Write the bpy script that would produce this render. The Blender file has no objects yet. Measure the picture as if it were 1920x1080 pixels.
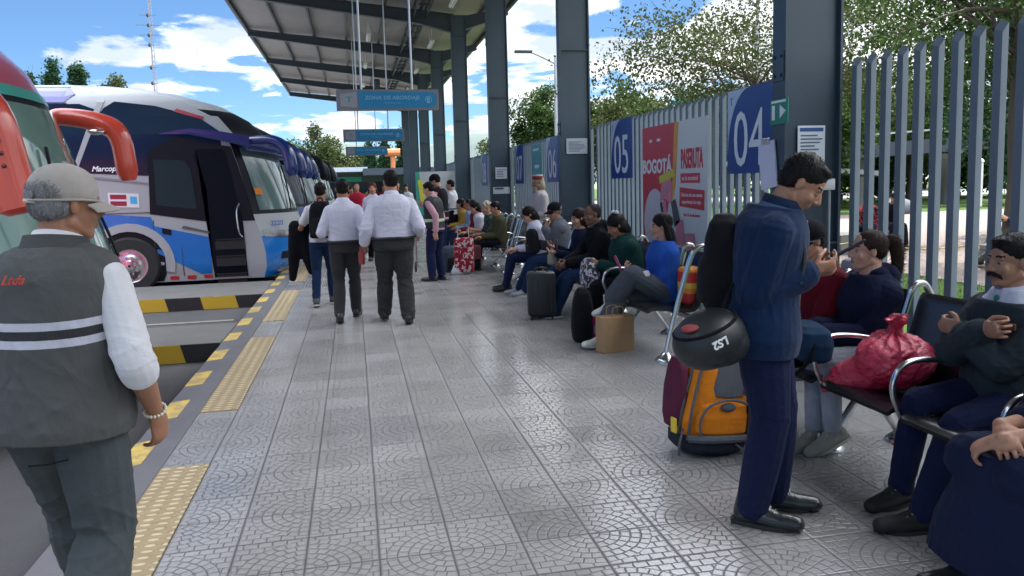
import bpy, bmesh, math, random
import numpy as np
from mathutils import Vector, Matrix, Euler
V=Vector; R=math.radians; PI=math.pi
SC=bpy.context.scene; COL=SC.collection
random.seed(7)
# ------------------------------------------------------------------ camera
YAW,PIT,ROL,FPX,CYP,CAMH=.2026,.1020,-.0269,1422.6,490.2,1.57
cd=bpy.data.cameras.new('camera'); cam=bpy.data.objects.new('camera',cd); COL.objects.link(cam); SC.camera=cam
cd.sensor_fit='HORIZONTAL'; cd.sensor_width=36; cd.lens=FPX/1920*36; cd.shift_y=-(540-CYP)/1920
cd.clip_start=.05; cd.clip_end=4000
def camrot():
    cy,sy=math.cos(YAW),math.sin(YAW); r=V((cy,-sy,0)); f=V((sy,cy,0)); u=V((0,0,1))
    cp,sp=math.cos(PIT),math.sin(PIT); f2=f*cp-u*sp; u2=f*sp+u*cp
    cr,sr=math.cos(ROL),math.sin(ROL); r3=r*cr+u2*sr; u3=u2*cr-r*sr
    return Matrix((r3,u3,-f2)).transposed()
cam.matrix_world=Matrix.Translation((0,0,CAMH))@camrot().to_4x4()
# ------------------------------------------------------------------ light
SUN=V((.34,.62,1.35)).normalized()
sd=bpy.data.lights.new('sun','SUN'); so=bpy.data.objects.new('sun',sd); COL.objects.link(so)
sd.energy=4.2; sd.angle=R(.5); sd.color=(1,.95,.87); so.rotation_euler=SUN.to_track_quat('Z','Y').to_euler()
so.location=(0,-3,12)
W=bpy.data.worlds.new('World'); SC.world=W; W.use_nodes=True
def build_world():
    nt=W.node_tree; N=nt.nodes; L=nt.links; bg=N['Background']; bg.inputs['Strength'].default_value=.15
    sky=N.new('ShaderNodeTexSky'); sky.sky_type='NISHITA'; sky.sun_disc=False
    sky.sun_elevation=math.asin(SUN.z); sky.sun_rotation=math.atan2(SUN.x,SUN.y); sky.altitude=2600; sky.air_density=1.0; sky.dust_density=.8
    tc=N.new('ShaderNodeTexCoord'); sp=N.new('ShaderNodeSeparateXYZ'); L.new(tc.outputs['Generated'],sp.inputs[0])
    def m(op,a,b=None,c=None):
        n=N.new('ShaderNodeMath'); n.operation=op
        for i,x in enumerate((a,b,c)):
            if x is None: continue
            if isinstance(x,(int,float)): n.inputs[i].default_value=x
            else: L.new(x,n.inputs[i])
        return n.outputs[0]
    zz=m('ADD',m('MAXIMUM',sp.outputs[2],0.0),.16)
    cb=N.new('ShaderNodeCombineXYZ'); L.new(m('DIVIDE',sp.outputs[0],zz),cb.inputs[0]); L.new(m('DIVIDE',sp.outputs[1],zz),cb.inputs[1]); 
    L.new(m('MULTIPLY',sp.outputs[2],2.2),cb.inputs[2])
    n1=N.new('ShaderNodeTexNoise'); n1.inputs['Scale'].default_value=2.1; n1.inputs['Detail'].default_value=9; n1.inputs['Roughness'].default_value=.56; n1.inputs['Distortion'].default_value=.25
    mp=N.new('ShaderNodeMapping'); mp.inputs['Location'].default_value=(3.1,1.7,.9); L.new(cb.outputs[0],mp.inputs[0]); L.new(mp.outputs[0],n1.inputs['Vector'])
    # more cloud towards the sun (east side), thin towards the west; more added overhead, out of view, for light
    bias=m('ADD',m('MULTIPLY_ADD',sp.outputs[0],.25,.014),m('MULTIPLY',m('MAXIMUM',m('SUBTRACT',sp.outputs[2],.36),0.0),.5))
    d=m('ADD',n1.outputs['Fac'],bias)
    cr=N.new('ShaderNodeValToRGB'); cr.color_ramp.elements[0].position=.505; cr.color_ramp.elements[1].position=.565; L.new(d,cr.inputs[0])
    n2=N.new('ShaderNodeTexNoise'); n2.inputs['Scale'].default_value=2.6; n2.inputs['Detail'].default_value=6
    mp2=N.new('ShaderNodeMapping'); mp2.inputs['Location'].default_value=(8,2,1.); L.new(cb.outputs[0],mp2.inputs[0]); L.new(mp2.outputs[0],n2.inputs['Vector'])
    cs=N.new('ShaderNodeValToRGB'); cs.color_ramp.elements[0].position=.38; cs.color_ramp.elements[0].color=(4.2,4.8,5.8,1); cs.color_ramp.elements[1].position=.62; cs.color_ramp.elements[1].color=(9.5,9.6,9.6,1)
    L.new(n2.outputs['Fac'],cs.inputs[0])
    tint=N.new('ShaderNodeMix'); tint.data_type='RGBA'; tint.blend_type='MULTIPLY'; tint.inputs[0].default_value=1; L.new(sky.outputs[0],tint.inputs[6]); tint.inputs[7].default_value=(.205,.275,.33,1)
    gain=m('MULTIPLY_ADD',m('SMOOTH_MIN',m('MAXIMUM',m('SUBTRACT',sp.outputs[2],.36),0.0),.25,.05),6.5,.42)  # clouds high overhead, out of view, brightened to light the platform
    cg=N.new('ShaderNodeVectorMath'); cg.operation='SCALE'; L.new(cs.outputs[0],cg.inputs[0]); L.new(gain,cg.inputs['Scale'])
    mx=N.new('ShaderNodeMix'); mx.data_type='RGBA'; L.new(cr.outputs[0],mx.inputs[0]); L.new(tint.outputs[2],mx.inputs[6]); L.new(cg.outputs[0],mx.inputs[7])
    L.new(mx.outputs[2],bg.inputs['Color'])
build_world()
SC.view_settings.view_transform='Standard'; SC.view_settings.look='None'; SC.view_settings.gamma=1; SC.view_settings.exposure=1.62
# ------------------------------------------------------------------ materials
def lin(c):
    return tuple((x/12.92 if x<=.04045 else ((x+.055)/1.055)**2.4) for x in c)
class NT:
    def __init__(s,name):
        s.mt=bpy.data.materials.new(name); s.mt.use_nodes=True; s.N=s.mt.node_tree.nodes; s.L=s.mt.node_tree.links
        s.b=s.N['Principled BSDF']
    def n(s,t,**k):
        x=s.N.new(t)
        for a,v in k.items():
            if a in x.inputs: x.inputs[a].default_value=v
            else: setattr(x,a,v)
        return x
    def l(s,a,b): s.L.new(a,b)
    def m(s,op,a,b=None,c=None,clamp=False):
        x=s.N.new('ShaderNodeMath'); x.operation=op; x.use_clamp=clamp
        for i,v in enumerate((a,b,c)):
            if v is None: continue
            if isinstance(v,(int,float)): x.inputs[i].default_value=v
            else: s.L.new(v,x.inputs[i])
        return x.outputs[0]
    def mix(s,f,a,b):
        x=s.N.new('ShaderNodeMix'); x.data_type='RGBA'
        for i,v in ((0,f),(6,a),(7,b)):
            if isinstance(v,(int,float)): x.inputs[i].default_value=v
            elif isinstance(v,tuple): x.inputs[i].default_value=(*v[:3],1)
            else: s.L.new(v,x.inputs[i])
        return x.outputs[2]
    def co(s,scale=None,kind='Object'):
        t=s.N.new('ShaderNodeTexCoord'); o=t.outputs[kind]
        if scale:
            mp=s.N.new('ShaderNodeMapping'); mp.inputs['Scale'].default_value=scale; s.L.new(o,mp.inputs[0]); o=mp.outputs[0]
        return o
    def noise(s,sc,det=4,vec=None,dist=0,rough=.5):
        x=s.N.new('ShaderNodeTexNoise'); x.inputs['Scale'].default_value=sc; x.inputs['Detail'].default_value=det; x.inputs['Distortion'].default_value=dist; x.inputs['Roughness'].default_value=rough
        s.L.new(vec if vec is not None else s.co(),x.inputs['Vector']); return x.outputs['Fac']
    def bump(s,h,st=.3,dist=.01):
        x=s.N.new('ShaderNodeBump'); x.inputs['Strength'].default_value=st; x.inputs['Distance'].default_value=dist; s.L.new(h,x.inputs['Height']); s.L.new(x.outputs[0],s.b.inputs['Normal'])
    def set(s,**k):
        for a,v in k.items():
            i=s.b.inputs[a.replace('_',' ')]
            if isinstance(v,tuple): i.default_value=(*v[:3],1)
            elif isinstance(v,(int,float)): i.default_value=v
            else: s.L.new(v,i)
        return s
MC={}
def mat(name,c,rough=.5,metal=0,var=.12,ns=6,bump=0,bs=60,coat=0,spec=.5,emit=0):
    if name in MC: return MC[name]
    t=NT(name); f=t.noise(ns,5)
    lo=tuple(x*(1-var) for x in c); hi=tuple(min(1,x*(1+var)) for x in c)
    t.set(Base_Color=t.mix(f,lo,hi),Metallic=metal,Specular_IOR_Level=spec,Coat_Weight=coat)
    t.b.inputs['Coat Roughness'].default_value=.08
    t.set(Roughness=t.m('MULTIPLY_ADD',t.noise(ns*2.3,3),.25*rough,rough*.87))
    if bump: t.bump(t.noise(bs,4),bump,.01)
    if emit: t.set(Emission_Color=c,Emission_Strength=emit)
    MC[name]=t.mt; return t.mt
def fabric(name,c,rough=.85,var=.18,wr=.5,weave=.15,pattern=None,sheen=.02):
    if name in MC: return MC[name]
    t=NT(name); f=t.noise(9,4)
    base=t.mix(f,tuple(x*(1-var) for x in c),tuple(min(1,x*(1+var)) for x in c))
    if pattern:
        sc,c2,th=pattern; q=t.noise(sc,2,dist=.6); g=t.m('GREATER_THAN',q,th); base=t.mix(g,base,c2)
    t.set(Base_Color=base,Roughness=rough,Sheen_Weight=sheen,Specular_IOR_Level=.12)
    w=t.noise(10,5,vec=t.co((1,1,1.2)),dist=.9)
    wv=t.noise(420,1)
    t.bump(t.m('ADD',t.m('MULTIPLY',w,1.0),t.m('MULTIPLY',wv,weave)),wr,.02)
    MC[name]=t.mt; return t.mt
def skinmat(name,c):
    if name in MC: return MC[name]
    t=NT(name); f=t.noise(22,4); t.set(Base_Color=t.mix(f,tuple(x*.86 for x in c),(min(1,c[0]*1.12),c[1]*1.02,c[2]*1.0)),Roughness=.48,Subsurface_Weight=.12,Specular_IOR_Level=.4)
    t.b.inputs['Subsurface Radius'].default_value=(.012,.005,.003); t.bump(t.noise(160,4),.12,.004)
    MC[name]=t.mt; return t.mt
def hairmat(name,c,rough=.45):
    if name in MC: return MC[name]
    t=NT(name); w=t.noise(55,3,vec=t.co((1.6,1.6,.22)),dist=.6)
    t.set(Base_Color=t.mix(w,tuple(x*.5 for x in c),tuple(min(1,x*1.5) for x in c)),Roughness=rough,Specular_IOR_Level=.12); t.bump(w,.5,.010)
    MC[name]=t.mt; return t.mt
def glassy(name,c,rough=.06,spec=.8,coat=.6):
    if name in MC: return MC[name]
    t=NT(name); t.set(Base_Color=c,Roughness=rough,Specular_IOR_Level=spec,Coat_Weight=coat); t.b.inputs['Coat Roughness'].default_value=.03
    t.bump(t.noise(1.4,2),.05,.05)
    MC[name]=t.mt; return t.mt
def chrome():
    if 'chrome' in MC: return MC['chrome']
    t=NT('chrome'); t.set(Base_Color=(.62,.62,.63),Metallic=1.,Roughness=t.m('MULTIPLY_ADD',t.noise(30,3),.15,.16)); MC['chrome']=t.mt; return t.mt
# ------------------------------------------------------------------ mesh helpers
def link(name,me,mats,parent=None,loc=None,rot=None):
    o=bpy.data.objects.new(name,me); COL.objects.link(o)
    if not isinstance(mats,(list,tuple)): mats=[mats]
    if me is not None and len(me.materials)==0:
        for m in mats: me.materials.append(m)
    if parent: o.parent=parent
    if loc is not None: o.location=loc
    if rot is not None: o.rotation_euler=rot
    return o
def obj(name,bm,mats,parent=None,smooth=False,loc=None,rot=None,recalc=True):
    if recalc: bmesh.ops.recalc_face_normals(bm,faces=bm.faces[:])
    me=bpy.data.meshes.new(name); bm.to_mesh(me); bm.free()
    if smooth:
        me.polygons.foreach_set('use_smooth',[True]*len(me.polygons))
        if smooth!='all': me.set_sharp_from_angle(angle=R(smooth if smooth is not True else 40))
    return link(name,me,mats,parent,loc,rot)
def tag(o,label,cat,group=None,kind=None):
    o['label']=label
    if cat: o['category']=cat
    if group: o['group']=group
    if kind: o['kind']=kind
    return o
def thing(name,label,cat,loc=(0,0,0),rz=0,group=None):
    o=bpy.data.objects.new(name,None); COL.objects.link(o); o.location=loc; o.rotation_euler=(0,0,rz); o.empty_display_size=.1
    return tag(o,label,cat,group)
def BM(): return bmesh.new()
def box(bm,c,s,rot=None,bev=0,mi=0):
    M=Matrix.Translation(c)@(rot.to_4x4() if rot is not None else Matrix())@Matrix.Diagonal((*s,1))
    r=bmesh.ops.create_cube(bm,size=1,matrix=M); vs=r['verts']
    fs={f for v in vs for f in v.link_faces}
    for f in fs: f.material_index=mi
    if bev:
        es={e for v in vs for e in v.link_edges}
        q=bmesh.ops.bevel(bm,geom=list(es),offset=bev,segments=2,affect='EDGES',profile=.5)
        for f in q['faces']: f.material_index=mi
    return vs
def frame(d,up=V((0,0,1))):
    d=d.normalized(); s=d.cross(up)
    if s.length<1e-4: s=d.cross(V((0,1,0)))
    s.normalize(); return s, s.cross(d).normalized()
def ring(bm,c,a,b,ra,rb,n,ex=1.0):
    out=[]
    for i in range(n):
        t=2*PI*i/n; x,y=math.cos(t),math.sin(t)
        if ex!=1: x=math.copysign(abs(x)**ex,x); y=math.copysign(abs(y)**ex,y)
        out.append(bm.verts.new(c+a*(ra*x)+b*(rb*y)))
    return out
def skinrings(bm,rs,closed=False,caps=True,mi=0):
    n=len(rs[0]); fs=[]
    for k in range(len(rs)-(0 if closed else 1)):
        A,B=rs[k],rs[(k+1)%len(rs)]
        for i in range(n): fs.append(bm.faces.new((A[i],A[(i+1)%n],B[(i+1)%n],B[i])))
    if caps and not closed: fs.append(bm.faces.new(rs[0][::-1])); fs.append(bm.faces.new(rs[-1]))
    for f in fs: f.material_index=mi
def tube(bm,pts,r,n=10,mi=0,closed=False):
    pts=[V(p) for p in pts]; rs=[]; up=V((0,0,1)); N=len(pts); s=None
    for i,p in enumerate(pts):
        if closed: d=pts[(i+1)%N]-pts[i-1]
        else: d=pts[min(i+1,N-1)]-pts[max(i-1,0)]
        d.normalize()
        if s is None: s,u=frame(d)
        else:
            s=(s-d*s.dot(d)); s.normalize(); u=s.cross(d)
        rr=r[i] if isinstance(r,(list,tuple)) else r
        rs.append(ring(bm,p,s,u,rr,rr,n))
    skinrings(bm,rs,closed,True,mi)
def cyl(bm,p0,p1,r0,r1=None,n=16,mi=0): tube(bm,[p0,p1],[r0,r1 if r1 is not None else r0],n,mi)
def smoothpath(pts,k=5):
    pts=[V(p) for p in pts]; out=[]
    P=[pts[0]*2-pts[1]]+pts+[pts[-1]*2-pts[-2]]
    for i in range(1,len(P)-2):
        for j in range(k):
            t=j/k; a,b,c,d=P[i-1],P[i],P[i+1],P[i+2]
            out.append(.5*((2*b)+(c-a)*t+(2*a-5*b+4*c-d)*t*t+(3*b-a-3*c+d)*t**3))
    out.append(pts[-1]); return out
def ell(bm,c,r,rot=None,n=20,mi=0):
    M=Matrix.Translation(c)@(rot.to_4x4() if rot is not None else Matrix())@Matrix.Diagonal((*r,1))
    q=bmesh.ops.create_uvsphere(bm,u_segments=n,v_segments=max(6,n*2//3),radius=1,matrix=M)
    for f in {f for v in q['verts'] for f in v.link_faces}: f.material_index=mi
    return q['verts']
def cap(bm,p0,p1,r0,r1,asp=1.,side=None,n=14,mi=0):
    """tapered capsule; asp squashes the second axis; side gives the wide axis"""
    p0,p1=V(p0),V(p1); d=p1-p0; L=d.length
    if L<1e-6: return
    d/=L
    if side is not None:
        a=V(side)-d*V(side).dot(d)
        if a.length<1e-4: a,b=frame(d)
        else: a.normalize(); b=d.cross(a)
    else: a,b=frame(d)
    rs=[]
    for k in (-.97,-.8,-.45): q=math.sqrt(1-k*k); rs.append(ring(bm,p0+d*(k*r0*.9),a,b,r0*q,r0*q*asp,n))
    for k in (0,.5,1): rr=r0+(r1-r0)*k; rs.append(ring(bm,p0+d*(L*k),a,b,rr,rr*asp,n))
    for k in (.45,.8,.97): q=math.sqrt(1-k*k); rs.append(ring(bm,p1+d*(k*r1*.9),a,b,r1*q,r1*q*asp,n))
    skinrings(bm,rs,mi=mi)
def chain(bm,pts,rad,asp=1.,side=None,n=14,mi=0):
    for i in range(len(pts)-1): cap(bm,pts[i],pts[i+1],rad[i],rad[i+1],asp,side,n,mi)
def loft(bm,secs,n=24,ex=.85,mi=0):
    """secs: (centre, a-axis, b-axis, ra, rb)"""
    skinrings(bm,[ring(bm,V(c),V(a),V(b),ra,rb,n,ex) for c,a,b,ra,rb in secs],mi=mi)
def lathe(bm,prof,c=(0,0,0),n=24,mi=0,axis='z',caps=True):
    rs=[]
    for r,z in prof:
        o=[]
        for i in range(n):
            t=2*PI*i/n; x,y=r*math.cos(t),r*math.sin(t)
            p=V((x,y,z)) if axis=='z' else (V((z,x,y)) if axis=='x' else V((x,z,y)))
            o.append(bm.verts.new(p+V(c)))
        rs.append(o)
    skinrings(bm,rs,caps=caps,mi=mi)
def prism(bm,poly,ax,a,b,mi=0):
    """poly = 2D points; ax 'x','y','z' = extrude axis between a and b"""
    f={'x':lambda p,t:(t,p[0],p[1]),'y':lambda p,t:(p[0],t,p[1]),'z':lambda p,t:(p[0],p[1],t)}[ax]
    A=[bm.verts.new(f(p,a)) for p in poly]; B=[bm.verts.new(f(p,b)) for p in poly]; n=len(poly)
    fs=[bm.faces.new(A),bm.faces.new(B[::-1])]+[bm.faces.new((A[i],B[i],B[(i+1)%n],A[(i+1)%n])) for i in range(n)]
    for q in fs: q.material_index=mi
def text_obj(body,size,m,parent,loc,rot,name='lettering',sx=1.,ext=.002,align='CENTER',shear=0,bold=0):
    cu=bpy.data.curves.new('t','FONT'); cu.body=body; cu.size=size; cu.align_x=align; cu.align_y='CENTER'; cu.extrude=ext; cu.shear=shear; cu.offset=bold; cu.resolution_u=3
    o=bpy.data.objects.new('t',cu); COL.objects.link(o)
    me=bpy.data.meshes.new_from_object(o.evaluated_get(bpy.context.evaluated_depsgraph_get())); bpy.data.objects.remove(o); bpy.data.curves.remove(cu)
    me.transform(Matrix.Diagonal((sx,1,1,1))); me.materials.clear()
    return link(name,me,m,parent,loc,rot)
def copytree(o,parent=None):
    c=o.copy(); COL.objects.link(c)
    if parent: c.parent=parent
    for ch in list(o.children): copytree(ch,c)
    return c
# ------------------------------------------------------------------ setting
M_ASPH=mat('asphalt',(.075,.075,.08),.85,var=.35,ns=1.7,bump=.4,bs=40)
M_CONC=mat('concrete',(.15,.147,.142),.8,var=.22,ns=2.2,bump=.3,bs=30)
M_KERB=mat('kerb concrete',(.135,.135,.148),.6,var=.2,ns=3,bump=.25,bs=40)
TS,TSY,TX0,TY0=.308,.290,.036,3.129
def tile_material():
    t=NT('fan pattern tile'); c=t.co(kind='Object'); s=t.n('ShaderNodeSeparateXYZ'); t.l(c,s.inputs[0]); m=t.m
    px=m('DIVIDE',m('SUBTRACT',s.outputs[0],TX0),TS); py=m('DIVIDE',m('SUBTRACT',s.outputs[1],TY0),TSY)
    def line(v,w):  # 1 on integer lines, w = half width
        f=m('ABSOLUTE',m('SUBTRACT',m('FRACT',m('ADD',v,.5)),.5)); return m('SUBTRACT',1,m('SMOOTH_MIN',m('DIVIDE',f,w),1,.1),clamp=True)
    def mod2(v): return m('SUBTRACT',m('MULTIPLY',m('FRACT',m('MULTIPLY',v,.5)),2),1)
    dx=mod2(px); dy=mod2(m('ADD',py,1))
    r=m('SQRT',m('ADD',m('MULTIPLY',dx,dx),m('MULTIPLY',dy,dy)))
    K=6.6; rk=m('MULTIPLY',r,K); idx=m('FLOOR',rk)
    arc=line(rk,.13)
    ang=m('DIVIDE',m('ARCTAN2',dy,dx),2*PI)
    cnt=m('ADD',m('MULTIPLY',idx,6),4)
    av=m('ADD',m('MULTIPLY',ang,cnt),m('MULTIPLY',idx,.5))
    f=m('ABSOLUTE',m('SUBTRACT',m('FRACT',m('ADD',av,.5)),.5))
    dist=m('DIVIDE',m('MULTIPLY',m('MULTIPLY',f,2*PI),rk),m('MAXIMUM',cnt,1))
    rad=m('SUBTRACT',1,m('SMOOTH_MIN',m('DIVIDE',dist,.12),1,.1),clamp=True)
    inside=m('LESS_THAN',r,.91)
    fan=m('MULTIPLY',m('MAXIMUM',arc,rad),inside)
    # brick fill outside the fans
    by=m('MULTIPLY',dy,6.); bx=m('ADD',m('MULTIPLY',dx,5.),m('MULTIPLY',m('FLOOR',by),.5))
    brick=m('MULTIPLY',m('MAXIMUM',line(by,.10),line(bx,.08)),m('SUBTRACT',1,inside))
    joint=m('MAXIMUM',m('MULTIPLY',m('MAXIMUM',fan,brick),.95),m('MAXIMUM',line(px,.034),line(py,.034)))
    # tone changes from tile to tile, dirt
    cell=t.n('ShaderNodeCombineXYZ'); t.l(m('FLOOR',px),cell.inputs[0]); t.l(m('FLOOR',py),cell.inputs[1])
    wn=t.n('ShaderNodeTexWhiteNoise'); wn.noise_dimensions='2D'; t.l(cell.outputs[0],wn.inputs['Vector'])
    dirt=t.noise(1.1,7,vec=c,rough=.62); fine=t.noise(55,3,vec=c)
    big=t.noise(.45,5,vec=c,rough=.6); gum=t.noise(5.5,2,vec=c)
    tone=m('ADD',m('MULTIPLY_ADD',wn.outputs['Value'],.20,.84),m('ADD',m('MULTIPLY',m('SUBTRACT',dirt,.5),.8),m('MULTIPLY',m('SUBTRACT',big,.5),.7)))
    tone=m('SUBTRACT',tone,m('MULTIPLY',m('SUBTRACT',gum,.70),3.2,clamp=True))
    base=t.mix(fine,(.31,.30,.295),(.40,.385,.375)); 
    vm=t.n('ShaderNodeVectorMath'); vm.operation='SCALE'; t.l(base,vm.inputs[0]); t.l(tone,vm.inputs['Scale'])
    col=t.mix(joint,vm.outputs[0],(.04,.04,.045))
    t.set(Base_Color=col,Roughness=m('ADD',m('MULTIPLY',joint,.45),m('ADD',m('MULTIPLY_ADD',dirt,.24,.03),m('MULTIPLY',wn.outputs['Value'],.06))),Specular_IOR_Level=.8)
    t.bump(m('ADD',m('MULTIPLY',joint,-1.),m('MULTIPLY',t.noise(9,3,vec=c),.35)),.35,.006)
    return t.mt
M_TILE=tile_material()
def sheet(name,x0,x1,y0,y1,z,m,nx=1,ny=1):
    bm=BM()
    vs=[[bm.verts.new((x0+(x1-x0)*i/nx,y0+(y1-y0)*j/ny,z)) for j in range(ny+1)] for i in range(nx+1)]
    for i in range(nx):
        for j in range(ny): bm.faces.new((vs[i][j],vs[i+1][j],vs[i+1][j+1],vs[i][j+1]))
    o=obj(name,bm,m); o['kind']='structure'; return o
sheet('ground',-900,900,-400,1600,-.26,mat('far ground',(.10,.12,.07),.9,var=.4,ns=.05))
sheet('bus_road',-60,-1.42,-20,140,-.20,M_ASPH)
def slab(name,x0,x1,y0,y1,z0,z1,m,bev=0):
    bm=BM(); box(bm,((x0+x1)/2,(y0+y1)/2,(z0+z1)/2),(x1-x0,y1-y0,z1-z0),bev=bev); o=obj(name,bm,m); return o
o=slab('platform_floor',-1.15,3.85,-12,66,-.24,0,M_TILE); o['kind']='structure'
o=slab('kerb',-1.42,-1.152,-12,66,-.24,.004,M_KERB,.008); o['kind']='structure'
# painted yellow blocks on the kerb
def paint_mat(name,c,wear=.5):
    t=NT(name); n=t.noise(7,8,rough=.7); g=t.m('MULTIPLY',t.m('SUBTRACT',n,.44),9,clamp=True)
    t.set(Base_Color=t.mix(t.m('MULTIPLY_ADD',g,1-wear,wear),(.22,.20,.17),c),Roughness=.65); t.bump(t.noise(50,3),.2,.005); return t.mt
M_YEL=paint_mat('worn yellow paint',(.66,.46,.10),.45)
bm=BM(); y=.85
while y<40:
    prism(bm,[(-1.414,y),(-1.285,y+.06),(-1.285,y+.52),(-1.414,y+.46)],'z',.0045,.0065); y+=.93
o=obj('kerb_marking',bm,M_YEL); o['kind']='structure'
# tactile paving
def tactile():
    t=NT('yellow tactile paving'); c=t.co(); s=t.n('ShaderNodeSeparateXYZ'); t.l(c,s.inputs[0]); m=t.m
    ax=m('SUBTRACT',m('FRACT',m('DIVIDE',s.outputs[0],.077)),.5); ay=m('SUBTRACT',m('FRACT',m('DIVIDE',s.outputs[1],.058)),.5)
    ax=m('MULTIPLY',ax,1.15); ay=m('MULTIPLY',ay,1.6)
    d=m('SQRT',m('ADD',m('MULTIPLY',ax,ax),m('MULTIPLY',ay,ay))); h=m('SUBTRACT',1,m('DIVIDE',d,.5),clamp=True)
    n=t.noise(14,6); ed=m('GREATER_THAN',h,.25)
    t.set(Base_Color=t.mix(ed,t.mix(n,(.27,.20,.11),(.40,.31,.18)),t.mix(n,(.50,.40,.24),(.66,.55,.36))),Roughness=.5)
    t.bump(m('MINIMUM',h,.45),.9,.02); return t.mt
M_TAC=tactile()
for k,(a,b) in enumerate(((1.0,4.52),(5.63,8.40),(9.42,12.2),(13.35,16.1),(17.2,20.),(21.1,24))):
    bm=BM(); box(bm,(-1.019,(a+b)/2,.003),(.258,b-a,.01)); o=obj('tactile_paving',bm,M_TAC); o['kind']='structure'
# concrete islands between bays, black/yellow face
def stripes():
    t=NT('black and yellow stripes'); c=t.co(); s=t.n('ShaderNodeSeparateXYZ'); t.l(c,s.inputs[0]); m=t.m
    f=m('FRACT',m('ADD',m('ADD',s.outputs[0],m('MULTIPLY',s.outputs[2],.25)),.34)); g=m('GREATER_THAN',f,.5)
    n=t.noise(12,7,rough=.7); w=m('MULTIPLY',m('SUBTRACT',n,.62),12,clamp=True)
    col=t.mix(g,(.60,.40,.03),(.022,.022,.026)); t.set(Base_Color=t.mix(m('MULTIPLY',w,.55),col,(.25,.24,.21)),Roughness=.6); t.bump(n,.3,.01); return t.mt
M_STR=stripes()
for y0,y1,x0 in ((8.3,9.5,-7),(12.05,13.75,-7),(17.6,18.2,-7),(21.6,22.3,-7)):
    o=slab('bay_island',x0,-1.43,y0,y1,-.25,.0,M_CONC,.015); o['kind']='structure'
    bm=BM(); box(bm,((x0-1.45)/2,y0-.004,-.1),(-1.45-x0,.006,.19)); 
    o=obj('island_marking',bm,M_STR); o['kind']='structure'
bm=BM(); box(bm,(-3.25,11.0,-.1),(.5,.28,.2),bev=.05); tag(obj('wheel_stop',bm,M_YEL,smooth=True),'short yellow concrete wheel stop in the empty bay','wheel stop')
# bay lines
bm=BM(); box(bm,(-4,10.9,-.195),(4.6,.10,.004)); o=obj('bay_line',bm,paint_mat('worn white paint',(.30,.29,.26),.25)); o['kind']='structure'
# beyond the fence
def brick_plaza():
    t=NT('pink brick paving'); b=t.n('ShaderNodeTexBrick'); t.l(t.co(),b.inputs['Vector']); b.inputs['Scale'].default_value=3.2
    b.inputs['Color1'].default_value=(.105,.066,.055,1); b.inputs['Color2'].default_value=(.125,.088,.076,1); b.inputs['Mortar'].default_value=(.13,.11,.10,1); b.inputs['Mortar Size'].default_value=.015
    n=t.noise(.35,5); t.set(Base_Color=t.mix(n,b.outputs[0],(.12,.098,.088)),Roughness=.85); t.bump(t.noise(30,3),.2,.01); return t.mt
def grassmat(name,a,b):
    t=NT(name); t.set(Base_Color=t.mix(t.noise(6,8,rough=.7),a,b),Roughness=.9,Specular_IOR_Level=.1); t.bump(t.noise(60,4),.8,.03); return t.mt
M_GR=grassmat('lawn',(.024,.050,.010),(.055,.095,.02))
sheet('lawn_ground',3.86,8.7,-12,66,-.06,M_GR)
sheet('plaza_paving',8.7,60,-20,27.5,-.05,brick_plaza())
sheet('park_lawn',11.2,120,27.5,46,-.045,M_GR)
sheet('access_road',11.2,160,46,62,-.04,mat('pale road',(.17,.167,.163),.8,var=.1))
sheet('park_ground',3.86,200,62,160,-.03,M_GR)
# grass blades by the fence
bm=BM(); rg=random.Random(4)
for i in range(9000):
    x=3.95+rg.random()**1.3*4.7; y=1.+rg.random()*13; h=.04+rg.random()*.09; a=rg.random()*PI; w=.006
    dx,dy=math.cos(a)*w,math.sin(a)*w; lx,ly=rg.uniform(-.03,.03),rg.uniform(-.03,.03)
    bm.faces.new((bm.verts.new((x-dx,y-dy,-.06)),bm.verts.new((x+dx,y+dy,-.06)),bm.verts.new((x+lx,y+ly,h-.06))))
tag(obj('grass',bm,mat('grass blade',(.07,.13,.025),.7,var=.4,ns=3),recalc=False),'short bright grass behind the steel fence','grass',kind='stuff')
# distant ridge
bm=BM(); prev=None
for i in range(41):
    a=R(-60+120*i/40); rr=1300; h=40+45*abs(math.sin(i*.37))+70*max(0,math.sin((i-22)*.2))+12*math.sin(i*1.7)
    p=V((rr*math.sin(a),rr*math.cos(a),0)); q=[bm.verts.new(p+V((0,0,-1))),bm.verts.new(p*1.06+V((0,0,h*.7))),bm.verts.new(p*1.15+V((0,0,h)))]
    if prev:
        for k in range(2): bm.faces.new((prev[k],q[k],q[k+1],prev[k+1]))
    prev=q
o=obj('hills',bm,mat('far wooded hill',(.05,.075,.07),.95,var=.3,ns=.02),smooth=True); o['kind']='structure'
# ------------------------------------------------------------------ canopy
M_STEEL=mat('dark blue painted steel',(.035,.058,.082),.42,var=.30,ns=2.2,bump=.05,bs=25,spec=.5)
M_STEELB=mat('dark beam paint',(.03,.042,.06),.5,var=.15,ns=3)
M_GALV=mat('galvanised rod',(.5,.5,.5),.35,metal=.8)
def roofmat():
    t=NT('ribbed roof sheet'); s=t.n('ShaderNodeSeparateXYZ'); t.l(t.co(),s.inputs[0]); f=t.m('ABSOLUTE',t.m('SUBTRACT',t.m('FRACT',t.m('DIVIDE',s.outputs[1],.25)),.5))
    t.set(Base_Color=t.mix(t.noise(1.2,5),(.21,.19,.187),(.29,.262,.255)),Roughness=.55); t.bump(t.m('SMOOTH_MIN',f,.12,.05),.8,.08); return t.mt
canopy=thing('station_canopy','long platform canopy on dark blue steel columns with ribbed underside','canopy',(0,0,0))
def rooftop(x): return 7.32-.10*(x+0) if x<=3.4 else 6.98+(x-3.4)*.19
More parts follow.
